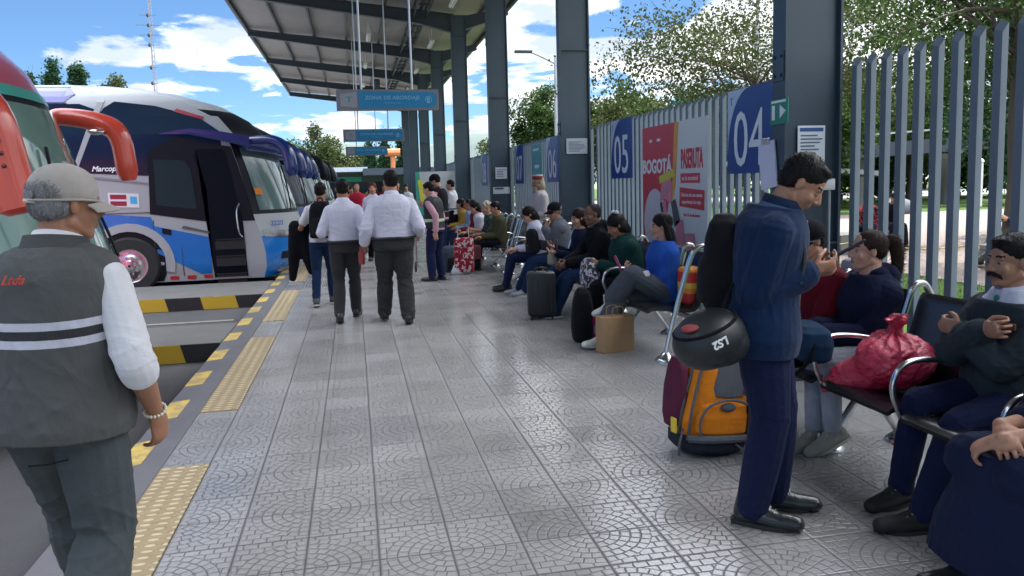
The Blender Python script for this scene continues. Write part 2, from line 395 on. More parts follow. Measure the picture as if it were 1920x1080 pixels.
Y0,Y1=-13.6,50.1
XS=[-3.62,-2.4,-1.2,0,1.2,2.3,3.4,4.3,5.15]
bm=BM()
for i in range(len(XS)-1):
    a,b=XS[i],XS[i+1]; za,zb=rooftop(a),rooftop(b)
    for zo in (0,.06):
        q=[bm.verts.new((a,Y0,za+zo)),bm.verts.new((b,Y0,zb+zo)),bm.verts.new((b,Y1,zb+zo)),bm.verts.new((a,Y1,za+zo))]; bm.faces.new(q)
obj('roof_sheet',bm,roofmat(),canopy)
bm=BM()
for x in XS:
    if x in (3.4,): continue
    z=rooftop(x); box(bm,(x,(Y0+Y1)/2,z-.075),(.06 if x not in (-3.62,5.15) else .09,Y1-Y0,.14 if x not in (-3.62,5.15) else .2))
obj('purlin',bm,M_STEELB,canopy)
COLY=[5.33+6.28*k for k in range(-3,8)]
def beam_mesh():
    bm=BM()
    for sgn in (0,):
        top=[(-3.58,rooftop(-3.58)-.15),(3.3,rooftop(3.3)-.15)]; bot=[(-3.58,rooftop(-3.58)-.32),(2.2,6.60),(3.3,6.32)]
        prism(bm,[top[0],top[1],bot[2],bot[1],bot[0]],'y',-.02,.02)
        for (a,b) in ((bot[0],bot[1]),(bot[1],bot[2])): 
            prism(bm,[(a[0],a[1]),(b[0],b[1]),(b[0],b[1]-.03),(a[0],a[1]-.03)],'y',-.1,.1)
        prism(bm,[top[0],top[1],(top[1][0],top[1][1]+.03),(top[0][0],top[0][1]+.03)],'y',-.1,.1)
        prism(bm,[(3.62,6.83),(5.05,7.12),(5.05,6.92),(3.62,6.42)],'y',-.02,.02)
        prism(bm,[(3.62,6.42),(5.05,6.92),(5.05,6.89),(3.62,6.39)],'y',-.1,.1)
    bmesh.ops.recalc_face_normals(bm,faces=bm.faces[:]); me=bpy.data.meshes.new('beam'); bm.to_mesh(me); bm.free(); me.materials.append(M_STEELB); return me
def col_mesh():
    bm=BM(); zt=6.85
    box(bm,(.01,.09,zt/2),(.02,.18,zt)); box(bm,(.47,.09,zt/2),(.02,.18,zt)); box(bm,(.24,.05,zt/2),(.44,.012,zt))
    for z in (.02,): box(bm,(.24,.09,z),(.62,.34,.03))
    for x in (-.03,.12,.36,.51):
        for y in (-.04,.22): cyl(bm,(x,y,.03),(x,y,.065),.014,n=6)
    for z in (2.4,4.9): box(bm,(-.004,.09,z),(.012,.15,.22)); [cyl(bm,(-.008,yy,z+zz),(-.022,yy,z+zz),.012,n=6) for yy in (.045,.135) for zz in (-.07,.07)]
    for z in (1.05,3.6,6.2): box(bm,(.24,.025,z),(.436,.038,.014))
    bmesh.ops.recalc_face_normals(bm,faces=bm.faces[:]); me=bpy.data.meshes.new('column'); bm.to_mesh(me); bm.free(); me.materials.append(M_STEEL); return me
bme,cme=beam_mesh(),col_mesh()
for y in COLY:
    link('beam',bme,[],canopy,(0,y,0))
    link('column',cme,[],canopy,(3.2,y-.09,0))
# cable tray along the roof, lattice
bm=BM()
for x in (2.05,2.45):
    for z in (6.75,7.0): box(bm,(x,(Y0+Y1)/2,z),(.04,Y1-Y0,.04))
y=Y0
while y<Y1-1:
    for x in (2.05,2.45): tube(bm,[(x,y,6.75),(x,y+.5,7.0),(x,y+1.0,6.75)],.012,5)
    box(bm,(2.25,y,6.75),(.4,.03,.03)); y+=1
obj('cable_tray',bm,M_STEELB,canopy)
M_TUBE=mat('fluorescent tube lamp',(.75,.76,.74),.4)
bm=BM(); box(bm,(0,0,0),(.14,1.25,.05)); cyl(bm,(-.03,-.6,-.045),(-.03,.6,-.045),.018,n=8); cyl(bm,(.03,-.6,-.045),(.03,.6,-.045),.018,n=8); tube(bm,[(0,-.4,0),(0,-.4,.45)],.006,4); tube(bm,[(0,.4,0),(0,.4,.45)],.006,4)
lm=bpy.data.meshes.new('ceiling_lamp'); bm.to_mesh(lm); bm.free(); lm.materials.append(M_TUBE)
for i,(x,k) in enumerate([(.75,k) for k in range(1,6)]+[(2.9,k) for k in range(1,6)]):
    o=link('ceiling_lamp',lm,[],None,(x,COLY[3]+6.28*k+3.1,rooftop(x)-.5))
    tag(o,('tube lamp hung under the middle of the canopy' if x<1 else 'tube lamp hung near the column line under the canopy'),'lamp','tube lamps under the middle of the canopy' if x<1 else 'tube lamps near the column line')
# far-end cable loop camera
cm=thing('surveillance_camera','dome camera with a hanging cable loop near the hanging signs','camera',(1.3,36.6,6.3))
bm=BM(); lathe(bm,[(.02,.3),(.14,.28),(.16,.1),(.13,-.05),(.02,-.15)]); obj('dome',bm,M_STEELB,cm,True)
bm=BM(); tube(bm,[(.1+1.3*t,0,-.9*math.sin(PI*t)) for t in [i/10 for i in range(11)]],.03,6); obj('cable',bm,M_STEELB,cm,True)
# ------------------------------------------------------------------ fence
M_FEN=mat('grey blue painted steel',(.15,.185,.225),.45,var=.24,ns=2.6,spec=.4)
FX=3.80; FTOP=2.47; PITCH=.1655
bm=BM()
w,d=.060,.044
vs=box(bm,(0,0,(FTOP-.02)/2-.03),(d,w,FTOP+.04))
for v in vs:
    if v.co.z>2: v.co.z=FTOP-(.06 if v.co.x<0 else 0)-(0.03 if v.co.y<0 else 0)
me=bpy.data.meshes.new('post'); bmesh.ops.recalc_face_normals(bm,faces=bm.faces[:]); bm.to_mesh(me); bm.free(); me.materials.append(M_FEN)
secs=[-1.0+.0]+[c+.12 for c in COLY[3:]]
names=['fence section nearest the camera with lawn behind it','fence section that carries the boards 04 and 05','fence section behind board 06 and the standing man','fence section behind boards 07 and 08','fence section past the farthest number board','far fence section beside the advert panel','farther fence section by the station end','last fence section at the platform end']
for k in range(8):
    a,b=secs[k],secs[k+1]
    f=thing('steel_fence','grey steel picket '+names[k],'fence',(FX,a,0),0,'steel picket fence along the platform')
    n=int((b-a)/PITCH)
    for i in range(n): link('picket',me,[],f,(0,(i+.7)*PITCH,0))
    bm=BM()
    for z in (.25,): box(bm,(.06,(b-a)/2,z),(.05,b-a,.06))
    obj('rail',bm,M_FEN,f)
# ------------------------------------------------------------------ boards on the fence
M_BOARD=mat('blue board',(.008,.052,.25),.35,var=.08,ns=2); M_BOARDL=mat('light board corner',(.50,.58,.75),.35,var=.05); M_WHITE=mat('white lettering',(.80,.82,.85),.5,var=.03)
RF=Euler((PI/2,0,-PI/2))  # text facing -X : reading direction towards -Y
def number_board(num,yc,zc,s,near):
    t=thing('number_board','blue bay board with white number '+num+' on the fence','sign',(3.735,yc,zc),0,'bay number boards')
    h=s/2; bm=BM(); box(bm,(0,0,0),(.012,s,s*1.0)); obj('board',bm,M_BOARD,t)
    # pale corner swoosh, top left as seen (+Y side)
    pts=[(h-.004,h-.004)]+[(h-.004-s*.5*math.cos(a)-.0,h-.004-s*.78*math.sin(a)) for a in [0]]
    arc=[]
    for i in range(9):
        a=PI/2*i/8; arc.append((h-.004-s*.52*(1-math.sin(a)), h-.004-s*.75*(1-math.cos(a))))
    bm=BM(); prism(bm,[(h-.004,h-.004)]+arc,'x',-.0095,-.0065); obj('corner_panel',bm,M_BOARDL,t)
    text_obj(num,s*.93,M_WHITE,t,(-.0085,-.01*s,-.13*s),RF,sx=.80)
    text_obj('T',s*.13,mat('sign green',(.03,.28,.22),.5),t,(-.0105,h-.1*s,h-.14*s),RF,name='logo')
    return t
number_board('04',6.735,2.02,.82,1); number_board('05',10.28,2.02,.83,1); number_board('06',14.1,2.01,.85,1); number_board('07',17.05,2.0,.86,0); number_board('08',21.85,1.99,.9,0)
# poster
po=thing('advert_poster','large red and white event poster strapped to the fence','poster',(3.735,8.53,1.5))
HY,HZ=.93,.74
bm=BM(); box(bm,(0,0,0),(.012,2*HY,2*HZ)); obj('sheet',bm,mat('poster white',(.70,.71,.70),.4,var=.04,ns=2),po)
M_PR=mat('poster red',(.62,.035,.06),.4,var=.1,ns=2); M_PY=mat('poster orange',(.75,.33,.05),.4); M_PP=mat('poster pink',(.72,.25,.33),.45,var=.3,ns=5)
bm=BM(); prism(bm,[(HY-.002,HZ-.002),(-.08,HZ-.002),(-.02,.1),(.30,-HZ+.002),(HY-.002,-HZ+.002)],'x',-.0095,-.006); obj('red_field',bm,M_PR,po)
bm=BM(); prism(bm,[(-.08,HZ-.002),(-.20,HZ-.002),(-.10,0),(.02,-.25),(-.02,.1)],'x',-.0105,-.007); obj('orange_band',bm,M_PY,po)
bm=BM(); prism(bm,[(.52+.36*math.cos(a),-.46+.42*math.sin(a) if -.46+.42*math.sin(a)>-HZ else -HZ+.003) for a in [i*PI/12 for i in range(24)]],'x',-.0115,-.0095); obj('white_circle',bm,mat('poster pale',(.66,.60,.64),.4),po)
bm=BM()
prism(bm,[(.36,-.20),(.30,.02),(.22,.12),(.05,.14),(-.02,-.02),(.02,-.22),(.2,-.16)],'x',-.0135,-.0117)
obj('pink_head',bm,M_PP,po); bm=BM()
prism(bm,[(.32,-.22),(.18,-.18),(.1,-.5),(.26,-.52)],'x',-.0135,-.0117)
obj('pink_figure',bm,M_PP,po); bm=BM(); prism(bm,[(-.12,-.42),(-.32,-.40),(-.36,-.70),(-.10,-.70)],'x',-.0135,-.0117); obj('pink_box',bm,M_PP,po); bm=BM(); prism(bm,[(-.36,-.56),(-.62,-.54),(-.66,-.73),(-.38,-.73)],'x',-.0135,-.0117)
obj('pink_box',bm,M_PP,po)
bm=BM(); prism(bm,[(.02,-.2),(-.10,-.16),(-.24,-.42),(-.08,-.5)],'x',-.0135,-.0117); prism(bm,[(.36,-.22),(.30,-.2),(.22,-.42),(.30,-.36)],'x',-.0135,-.0117); obj('dark_shape',bm,mat('poster charcoal',(.09,.08,.1),.5),po)
text_obj('BOGOTÁ',.235,M_WHITE,po,(-.0125,.46,.23),RF,sx=.92,bold=.008)
bm=BM(); prism(bm,[(.36,.02),(.38,.11),(-.06,.2),(-.1,.11)],'x',-.0155,-.0135); obj('yellow_tag',bm,mat('poster yellow',(.70,.60,.06),.4),po)
for i,(a,b) in enumerate(((.68,.60),(.44,.34))):
    bm=BM(); box(bm,(-.0125,(a+b)/2,.56),(.003,a-b,.035)); obj('logo',bm,M_WHITE,po)
text_obj('PASERUTA',.30,M_PR,po,(-.0085,-.54,.29),RF,sx=.40,bold=.010)
bm=BM(); box(bm,(-.009,-.50,.08),(.004,.50,.11)); box(bm,(-.009,-.54,-.15),(.004,.64,.22),rot=Matrix.Rotation(R(3),3,'X')); obj('red_bar',bm,M_PR,po)
text_obj('en la terminal',.075,M_WHITE,po,(-.0125,-.50,.08),RF)
text_obj('Disfruta de una nueva',.062,M_WHITE,po,(-.0125,-.54,-.11),RF); text_obj('experiencia de viaje',.062,M_WHITE,po,(-.0125,-.54,-.19),RF)
text_obj('16 al 21 de diciembre',.05,M_PR,po,(-.0085,-.54,-.34),RF)
# green signs, notices
M_GRN=mat('sign green plate',(.01,.22,.14),.4); M_TEAL=mat('teal plate',(.03,.32,.33),.4); M_PAPER=mat('paper notice',(.66,.70,.74),.6,var=.04)
t=thing('exit_sign','small green exit sign with arrow beside board 04','sign',(3.188,5.30,2.06))
bm=BM(); box(bm,(0,0,0),(.01,.24,.19),bev=.003); obj('plate',bm,M_GRN,t)
bm=BM(); prism(bm,[(-.02,-.05),(-.10,0),(-.02,.05)],'x',-.009,-.006); box(bm,(-.0075,.0,.075),(.003,.2,.018)); prism(bm,[(.05,-.06),(.09,-.06),(.09,.05),(.05,.05)],'x',-.009,-.006); obj('pictogram',bm,M_WHITE,t)
t=thing('direction_sign','teal information plate on the fence between boards 06 and 07','sign',(3.735,15.4,2.06))
bm=BM(); box(bm,(0,0,0),(.012,.72,.62),bev=.004); obj('plate',bm,M_TEAL,t)
bm=BM(); box(bm,(-.008,0,.2),(.003,.5,.05)); obj('print',bm,M_WHITE,t); bm=BM(); box(bm,(-.008,-.05,-.15),(.003,.36,.07)); obj('arrow_panel',bm,M_WHITE,t)
def notice(label,x,y,z,w,h,lines=6,m=M_PAPER,head=None,nm='paper_notice',cat='notice'):
    t=thing(nm,label,cat,(x,y,z)); bm=BM(); box(bm,(0,0,0),(w,.006,h)); obj('sheet',bm,m,t)
    bm=BM(); rr=random.Random(int(z*100+x*10))
    for i in range(lines):
        zz=h*.28-h*.7*i/max(1,lines); ww=w*rr.uniform(.5,.8); box(bm,(-(w*.8-ww)/2,-.0045,zz),(ww,.002,h*.28/lines))
    obj('print',bm,mat('print grey',(.10,.13,.2),.6),t)
    if head: bm=BM(); box(bm,(0,-.0045,h*.41),(w*.86,.002,h*.08)); obj('header',bm,mat('print blue',(.02,.08,.25),.5),t)
    return t
CW=lambda k:COLY[3+k]-.09+.04  # web front of column k
notice('white printed notice taped on the nearest column behind the blue jacket man',3.44,CW(0)-.012,1.78,.23,.34,9,head=1)
notice('grey framed notice on the second column above the seated couple',3.46,CW(1)-.012,2.13,.34,.24,8,mat('grey notice',(.38,.42,.46),.5))
notice('white sheet with dark code squares on the third column',3.46,CW(2)-.012,1.83,.28,.27,5)
notice('long white strip notice under the square sheet on the third column',3.46,CW(2)-.012,1.42,.42,.16,1)
t=thing('switch_box','white electric box with two red buttons on the nearest column','switch box',(3.5,CW(0)-.03,1.50))
bm=BM(); box(bm,(0,0,0),(.24,.06,.085),bev=.006); obj('housing',bm,mat('white box plastic',(.62,.64,.66),.4),t,True)
bm=BM()
for x in (-.045,.0): box(bm,(x,-.034,-.005),(.032,.012,.032),bev=.004)
obj('button',bm,mat('red button',(.5,.03,.03),.4),t)
bm=BM(); cyl(bm,(.09,.0,-.04),(.09,.0,-.9),.009,n=8); obj('conduit',bm,mat('grey conduit',(.4,.42,.45),.4),t)
# clipboard papers hanging
t=thing('clipboard','clipboard with loose white papers hanging beside board 04','clipboard',(3.185,5.45,1.66),R(0))
bm=BM(); box(bm,(0,0,0),(.012,.23,.36),rot=Matrix.Rotation(R(-8),3,'X')); obj('sheet',bm,mat('lilac paper',(.62,.62,.78),.6),t)
bm=BM(); box(bm,(-.012,.02,.185),(.02,.1,.05),bev=.005); obj('clip',bm,M_GALV,t)
# hanging signs
M_SB=mat('sign blue face',(.008,.21,.42),.4,var=.05); M_SG=mat('sign grey frame',(.20,.20,.22),.5); M_SP=mat('sign pale panel',(.30,.31,.35),.5); M_SL=mat('sign pale lettering',(.16,.42,.62),.5)
for i,(y,x0,x1,lab) in enumerate(((12,-.19,1.36,'nearest'),(20,-.19,1.35,'middle'),(28,-.2,1.28,'farthest'))):
    xc,wd=(x0+x1)/2,x1-x0; zc=2.90 if i<2 else 2.88
    t=thing('hanging_sign',lab+' of the three blue boarding zone signs hung from the canopy','sign',(xc,y,zc),0,'hanging boarding zone signs')
    bm=BM(); box(bm,(0,0,0),(wd,.09,.315),bev=.006); obj('casing',bm,M_SG,t)
    bm=BM(); hw=wd/2; prism(bm,[(-hw+.33,-.135),(hw-.1,-.115),(hw-.035,-.08),(hw-.035,.08),(hw-.1,.115),(-hw+.33,.135)],'y',-.0505,-.046); obj('blue_panel',bm,M_SB,t)
    bm=BM(); prism(bm,[(-hw+.06,-.09),(-hw+.31,-.12),(-hw+.31,.12),(-hw+.06,.09)],'y',-.0505,-.046); obj('logo_panel',bm,M_SP,t)
    text_obj('T',.13,mat('sign green',(.03,.28,.22),.5),t,(-hw+.19,-.053,.0),Euler((PI/2,0,0)),name='logo',sx=1.5)
    text_obj('ZONA DE ABORDAJE',.078,M_SL,t,(.07,-.053,.03),Euler((PI/2,0,0)),sx=1.12,bold=.002)
    text_obj('Boarding area',.042,M_SL,t,(.07,-.053,-.045),Euler((PI/2,0,0)))
    bm=BM(); tube(bm,[(hw-.16+.05*math.cos(a*PI/10),-.052,.05*math.sin(a*PI/10)) for a in range(20)],.006,5,closed=True); box(bm,(hw-.16,-.053,.01),(.05,.004,.05)); box(bm,(hw-.16,-.053,-.035),(.055,.004,.02)); obj('bus_symbol',bm,M_SL,t)
    for x in (-hw+.38,hw-.40):
        bm=BM(); top=rooftop(xc+x)-zc; cyl(bm,(x,0,.15),(x,0,top),.016,n=8); obj('hanger_rod',bm,M_GALV,t)
# ------------------------------------------------------------------ buses
M_DGL=glassy('dark bus glass',(.008,.018,.038),.12,.35,.0); M_WSG=glassy('windscreen glass',(.10,.17,.17),.05,.9); M_BLK=mat('black trim',(.008,.010,.016),.4,spec=.2); M_TYRE=mat('tyre rubber',(.02,.02,.022),.8,bump=.3)
M_SILV=mat('silver bus paint',(.36,.38,.40),.42,var=.03,ns=1,coat=.2); M_BBL=mat('bright blue bus paint',(.003,.15,.50),.28,var=.06,ns=1,coat=.6); M_NAVY=mat('navy bus paint',(.004,.028,.16),.25,var=.08,coat=.7)
M_PUR=mat('violet bus paint',(.045,.05,.26),.3,coat=.5); M_REDP=mat('orange red mirror paint',(.58,.055,.03),.3,var=.08,coat=.6); M_MINT=glassy('glass with painted mint reflection',(.15,.26,.235),.07,.6)  # mint base colour stands in for sky reflected in the windscreen
def interp(tab,z):
    for (a,x),(b,y) in zip(tab,tab[1:]):
        if z<=b: return x+(y-x)*max(0,(z-a))/(b-a)
    return tab[-1][1]
XE=[(0,-1.66),(.2,-1.60),(.45,-1.60),(.75,-1.66),(1.0,-1.74),(1.3,-1.82),(2.0,-1.98),(2.35,-2.08),(2.6,-2.18),(2.9,-2.40),(3.15,-2.85),(3.35,-3.5),(3.47,-4.2),(3.52,-5)]
XC=[(0,-1.42),(.2,-1.16),(.45,-1.05),(.75,-1.0),(1.0,-1.06),(1.3,-1.14),(2.0,-1.36),(2.35,-1.50),(2.6,-1.63),(2.9,-1.92),(3.15,-2.35),(3.35,-3.0),(3.47,-3.8),(3.52,-4.6)]
WD=[(0,1.24),(.3,1.28),(2.6,1.28),(2.9,1.265),(3.15,1.22),(3.3,1.14),(3.42,1.0),(3.5,.7),(3.53,.3)]
ZL=[0,.1,.2,.33,.45,.6,.75,.9,1.0,1.08,1.15,1.3,1.6,2.0,2.35,2.42,2.5,2.6,2.75,2.9,3.02,3.15,3.25,3.35,3.42,3.47,3.5,3.52]
def bus_body(L,matfun,mats,parent,xoff=0):
    bm=BM(); rings=[]; NA=22
    for z in ZL:
        w=interp(WD,z); xe,xc=interp(XE,z)+xoff,interp(XC,z)+xoff; r=[]
        for i in range(NA+1):
            t=-1+2*i/NA; r.append(((xe+(xc-xe)*(1-abs(t)**2.6)),w*t))
        for f in (.15,.35,.55,.8,1.): r.append((xe+(-L-xe)*f,w))
        for f in (1.,.8,.55,.35,.15): r.append((xe+(-L-xe)*f,-w))
        rings.append([bm.verts.new((x,y,z)) for x,y in r])
    n=len(rings[0])
    for k in range(len(rings)-1):
        for i in range(n):
            f=bm.faces.new((rings[k][i],rings[k][(i+1)%n],rings[k+1][(i+1)%n],rings[k+1][i]))
            c=f.calc_center_median(); f.material_index=matfun(c.x-xoff,c.y,c.z,i<NA)
    bm.faces.new(rings[0][::-1]); f=bm.faces.new(rings[-1]); f.material_index=matfun(-5,0,3.5,False)
    return obj('body',bm,mats,parent,smooth=35)
def side_panel(name,poly,m,parent,off=.006,xoff=0,sub=True,side=-1):
    bm=BM(); vs=[bm.verts.new((x+xoff,0,z)) for x,z in poly]; bmesh.ops.triangulate(bm,faces=[bm.faces.new(vs)],ngon_method='EAR_CLIP')
    if sub:
        for zc in (.1,.2,.3,.45,.75,1.3,2.0,2.6,2.75,2.9,3.02,3.15,3.25,3.35,3.42):
            bmesh.ops.bisect_plane(bm,geom=bm.verts[:]+bm.edges[:]+bm.faces[:],plane_co=(0,0,zc),plane_no=(0,0,1))
    for v in bm.verts: v.co.y=side*(interp(WD,v.co.z)+off)
    bmesh.ops.recalc_face_normals(bm,faces=bm.faces[:])
    q=bmesh.ops.extrude_face_region(bm,geom=bm.faces[:]); 
    for v in [g for g in q['geom'] if isinstance(g,bmesh.types.BMVert)]: v.co.y-=side*(off-.001)
    return obj(name,bm,m,parent)
def wheel(parent,x,y,z=.32,r=.50):
    w=bpy.data.objects.new('wheel',None); COL.objects.link(w); w.parent=parent; w.location=(x,y,z)
    bm=BM(); lathe(bm,[(r*.60,-.14),(r*.93,-.14),(r,-.10),(r,.10),(r*.93,.14),(r*.60,.14)],n=36,axis='y',caps=False); obj('tyre',bm,M_TYRE,w,40)
    bm=BM(); lathe(bm,[(r*.60,-.13),(r*.57,-.105),(r*.42,-.098),(r*.36,-.115),(r*.2,-.125),(r*.17,-.165),(.02,-.175)],n=30,axis='y',caps=False)
    for i in range(10):
        a=2*PI*i/10; c=V((math.cos(a)*r*.29,-.08,math.sin(a)*r*.29)); cyl(bm,c,c+V((0,-.05,0)),.022,n=8)
        c=V((math.cos(a+.3)*r*.48,-.100,math.sin(a+.3)*r*.48)); cyl(bm,c,c+V((0,-.006,0)),.030,n=8)
    obj('rim',bm,chrome(),w,40)
def arch(poly_c,r0,r1,n=16,a0=-12,a1=192):
    x,z=poly_c; A=[(x+r1*math.cos(R(a0+(a1-a0)*i/n)),z+r1*math.sin(R(a0+(a1-a0)*i/n))) for i in range(n+1)]
    B=[(x+r0*math.cos(R(a0+(a1-a0)*i/n)),z+r0*math.sin(R(a0+(a1-a0)*i/n))) for i in range(n,-1,-1)]
    return A,B
def windscreen_parts(p,xoff,m,lo=1.22,hi=2.34,tmax=.93):
    bm=BM(); NZ=8; NY=16; g=[]
    for k in range(NZ+1):
        z=lo+(hi-lo)*k/NZ; w=interp(WD,z); xe,xc=interp(XE,z)+xoff,interp(XC,z)+xoff
        g.append([bm.verts.new((xe+(xc-xe)*(1-abs(t)**2.6)+.012,w*t,z)) for t in [tmax*(-1+2*i/NY) for i in range(NY+1)]])
    for k in range(NZ):
        for i in range(NY): bm.faces.new((g[k][i],g[k][i+1],g[k+1][i+1],g[k+1][i]))
    obj('windscreen',bm,m,p,'all')
    for s in (-.5,.45):
        bm=BM(); pts=[]
        for k in range(7):
            z=lo-.03+(hi-lo)*.75*k/6; y=s*1.28+.35*(k/6); w=interp(WD,z); t=y/w; xe,xc=interp(XE,z)+xoff,interp(XC,z)+xoff
            pts.append((xe+(xc-xe)*(1-abs(t)**2.6)+.05,y,z))
        tube(bm,pts,.014,6); obj('wiper',bm,M_BLK,p)
def visor(p,m,m2,xoff=0):
    # eyebrow visor that wraps the top of the windscreen and reaches back over the door
    bm=BM(); rows=[]
    pts=[(-3.25,-1.30,2.60),(-2.75,-1.36,2.64),(-2.2,-1.42,2.56),(-1.75,-1.44,2.46)]
    for i in range(17):
        t=-1.05+2.1*i/16; z=2.40; xe,xc=interp(XE,z),interp(XC,z); pts.append((xe+(xc-xe)*(1-min(1,abs(t))**2.2)+.30,1.34*t,2.40-.12*(1-abs(t))))
    pts+=[(-1.75,1.44,2.46),(-2.2,1.42,2.56),(-2.75,1.36,2.64),(-3.25,1.30,2.60)]
    pts=[V((a+xoff,b,c)) for a,b,c in pts]
    wd=[.03,.13,.18,.20]+[.19]*17+[.20,.18,.13,.03]
    for q,w in zip(pts,wd):
        inn=V((-1,0,0)); cen=V((-3+xoff,0,q.z)); inn=(cen-q); inn.z=0; inn.normalize()
        rows.append([bm.verts.new(q+V((0,0,w*.35))+inn*w*1.6),bm.verts.new(q+V((0,0,w*.30))),bm.verts.new(q-V((0,0,w*.45))),bm.verts.new(q-V((0,0,w*.6))+inn*.03),bm.verts.new(q-V((0,0,w*.1))+inn*w*1.6)])
    skinrings(bm,rows); obj('visor',bm,m,p,50)
def mirror_tube(p,path,r,m,glass=True):
    bm=BM(); pp=smoothpath(path,5); rr=[r*(.78+.34*min(1,i/len(pp)*1.6)) for i in range(len(pp))]; rr[-1]=r*.75
    tube(bm,pp,rr,14); mo=obj('mirror_arm',bm,m,p,50); return mo
def side_mirror_visor(p,s,m,xoff=0):
    # big drop-shaped mirror hanging from the visor
    bm=BM(); path=smoothpath([(-1.75+xoff,s*1.30,2.46),(-1.35+xoff,s*1.38,2.45),(-1.12+xoff,s*1.42,2.25),(-1.05+xoff,s*1.42,1.82)],5)
    n=len(path); tube(bm,path,[.07+.06*(i/n) for i in range(n-2)]+[.12,.06],12); obj('mirror_arm',bm,m,p,50)
def make_bus(label,y,colors,xo=0,detail=True,vis=M_NAVY,ws=M_WSG,group='coaches parked nose in along the kerb'):
    b=thing('coach_bus',label,'bus',(xo,y,-.0),0,group); low,skirt,roof,top=colors
    def mf(x,yy,z,front):
        if z<.0: return 2
        if z>3.28: return 3 if x<-3.9 or x>-4.0 else 3
        if front:
            if 1.12<z<2.6: return 2
            if z>=2.6 and z<3.0 and abs(yy)<1.2: return 2
            return 1 if z<.72 else 0
        return 0
    bus_body(13,mf,[low,skirt,M_BLK,roof],b)
    windscreen_parts(b,0,ws); visor(b,vis,None)
    for s in (-1,1): side_mirror_visor(b,s,vis)
    # near side
    side_panel('upper_window',[(-4.62,1.95),(-3.55,1.88),(-2.3,1.85),(-2.25,2.3),(-2.25,2.62),(-2.6,2.88),(-3.3,3.08),(-3.95,3.16),(-4.12,3.05),(-4.3,2.8)],M_DGL,b)
    side_panel('passenger_window',[(-12.5,1.95),(-4.72,1.95),(-4.15,2.98),(-4.5,3.12),(-12.5,3.12)],M_DGL,b)
    side_panel('window_pillar',[(-4.70,1.95),(-4.62,1.95),(-4.10,3.18),(-4.36,3.40),(-4.42,3.40),(-4.22,3.14)][::-1],M_SILV if detail else low,b,.012)
    wheel(b,-3.88,-1.2); wheel(b,-10.6,-1.2); wheel(b,-3.88,1.2)
    return b
BY=15.58  # centre y of the blue and silver coach
b1=make_bus('silver and bright blue coach with open front door and black steps',BY,(M_SILV,M_BBL,M_SILV,M_SILV))
# livery of the near side
side_panel('window_band',[(-3.50,1.21),(-2.52,1.04),(-1.752,1.04),(-1.845,1.4),(-1.985,2.0),(-2.09,2.36),(-2.5,2.42),(-3.0,2.55),(-3.46,2.3)],M_BLK,b1,.010)
side_panel('lower_window',[(-3.38,1.36),(-2.72,1.27),(-2.78,1.98),(-2.88,2.13),(-3.38,2.16)],glassy('tinted cab glass',(.015,.035,.042),.1,.25,.1),b1,.016)
side_panel('blue_livery',[(-8,1.33),(-6,1.33),(-4.4,1.25),(-3.49,1.16),(-3.45,1.0),(-2.54,.77),(-2.54,.12),(-2.72,.12),(-3.42,.52),(-3.46,.95),(-4.0,.98),(-4.6,.98),(-8,.98)],M_BBL,b1,.010)
side_panel('grey_trim',[(-3.0,.95),(-2.54,.84),(-2.54,.87),(-2.96,.99)],mat('dark grey trim',(.10,.11,.13),.3),b1,.018)
side_panel('shoulder_trim',[(-8,1.88),(-4.6,1.88),(-3.5,1.73),(-3.5,1.76),(-4.6,1.92),(-8,1.92)],mat('grey trim',(.22,.23,.25),.3),b1,.014)
side_panel('flap_handle',[(-3.32,.86),(-3.17,.83),(-3.17,.93),(-3.32,.96)],M_BLK,b1,.02)
side_panel('blue_roof_side',[(-12.8,3.14),(-4.75,3.14),(-4.58,3.3),(-4.72,3.46),(-12.8,3.46)],M_PUR,b1,.012)
side_panel('sticker',[(-4.15,1.35),(-3.66,1.33),(-3.66,1.57),(-4.15,1.60)],mat('sticker white',(.7,.7,.72),.4),b1,.011)
M_RS=mat('sticker maroon',(.30,.02,.05),.4)
for q in ([(-4.12,1.49),(-3.86,1.48),(-3.86,1.56),(-4.12,1.57)],[(-4.12,1.375),(-3.86,1.365),(-3.86,1.445),(-4.12,1.455)]): side_panel('sticker_field',q,M_RS,b1,.0135)
side_panel('sticker_field',[(-3.80,1.40),(-3.69,1.395),(-3.69,1.52),(-3.80,1.53)],mat('sticker cyan',(.05,.4,.7),.4),b1,.0135)
M_REFR=mat('red reflector',(.5,.03,.03),.3)
for x in (-3.17,-2.88,-2.6): side_panel('reflector',[(x-.08,.04),(x+.06,.04),(x+.06,.10),(x-.08,.10)],M_REFR,b1,.012)
side_panel('red_marker_light',[(-3.0,2.98),(-2.55,2.84),(-2.50,2.88),(-2.95,3.03)],mat('red light strip',(.35,.02,.05),.3),b1,.02)
A,B=arch((-3.88,.32),.60,.74); side_panel('wheel_arch_trim',A+B,M_SILV,b1,.03,sub=False)
A,B=arch((-3.88,.32),.60,.61,20,-30,210); side_panel('wheel_well',B[::-1],M_BLK,b1,.012,sub=False)
M_SEAM=mat('panel gap',(.03,.03,.035),.6)
for q in ([(-3.462,.10),(-3.454,.10),(-3.454,1.1),(-3.462,1.1)],[(-3.02,.10),(-3.012,.10),(-3.012,.62),(-3.02,.62)],[(-5.2,.1),(-5.192,.1),(-5.192,1.2),(-5.2,1.2)],[(-6.6,.1),(-6.592,.1),(-6.592,1.2),(-6.6,1.2)],[(-8,1.255),(-3.47,1.245),(-3.47,1.237),(-8,1.247)],[(-8,3.13),(-4.7,3.13),(-4.7,3.14),(-8,3.14)]): side_panel('panel_gap',q,M_SEAM,b1,.0145)
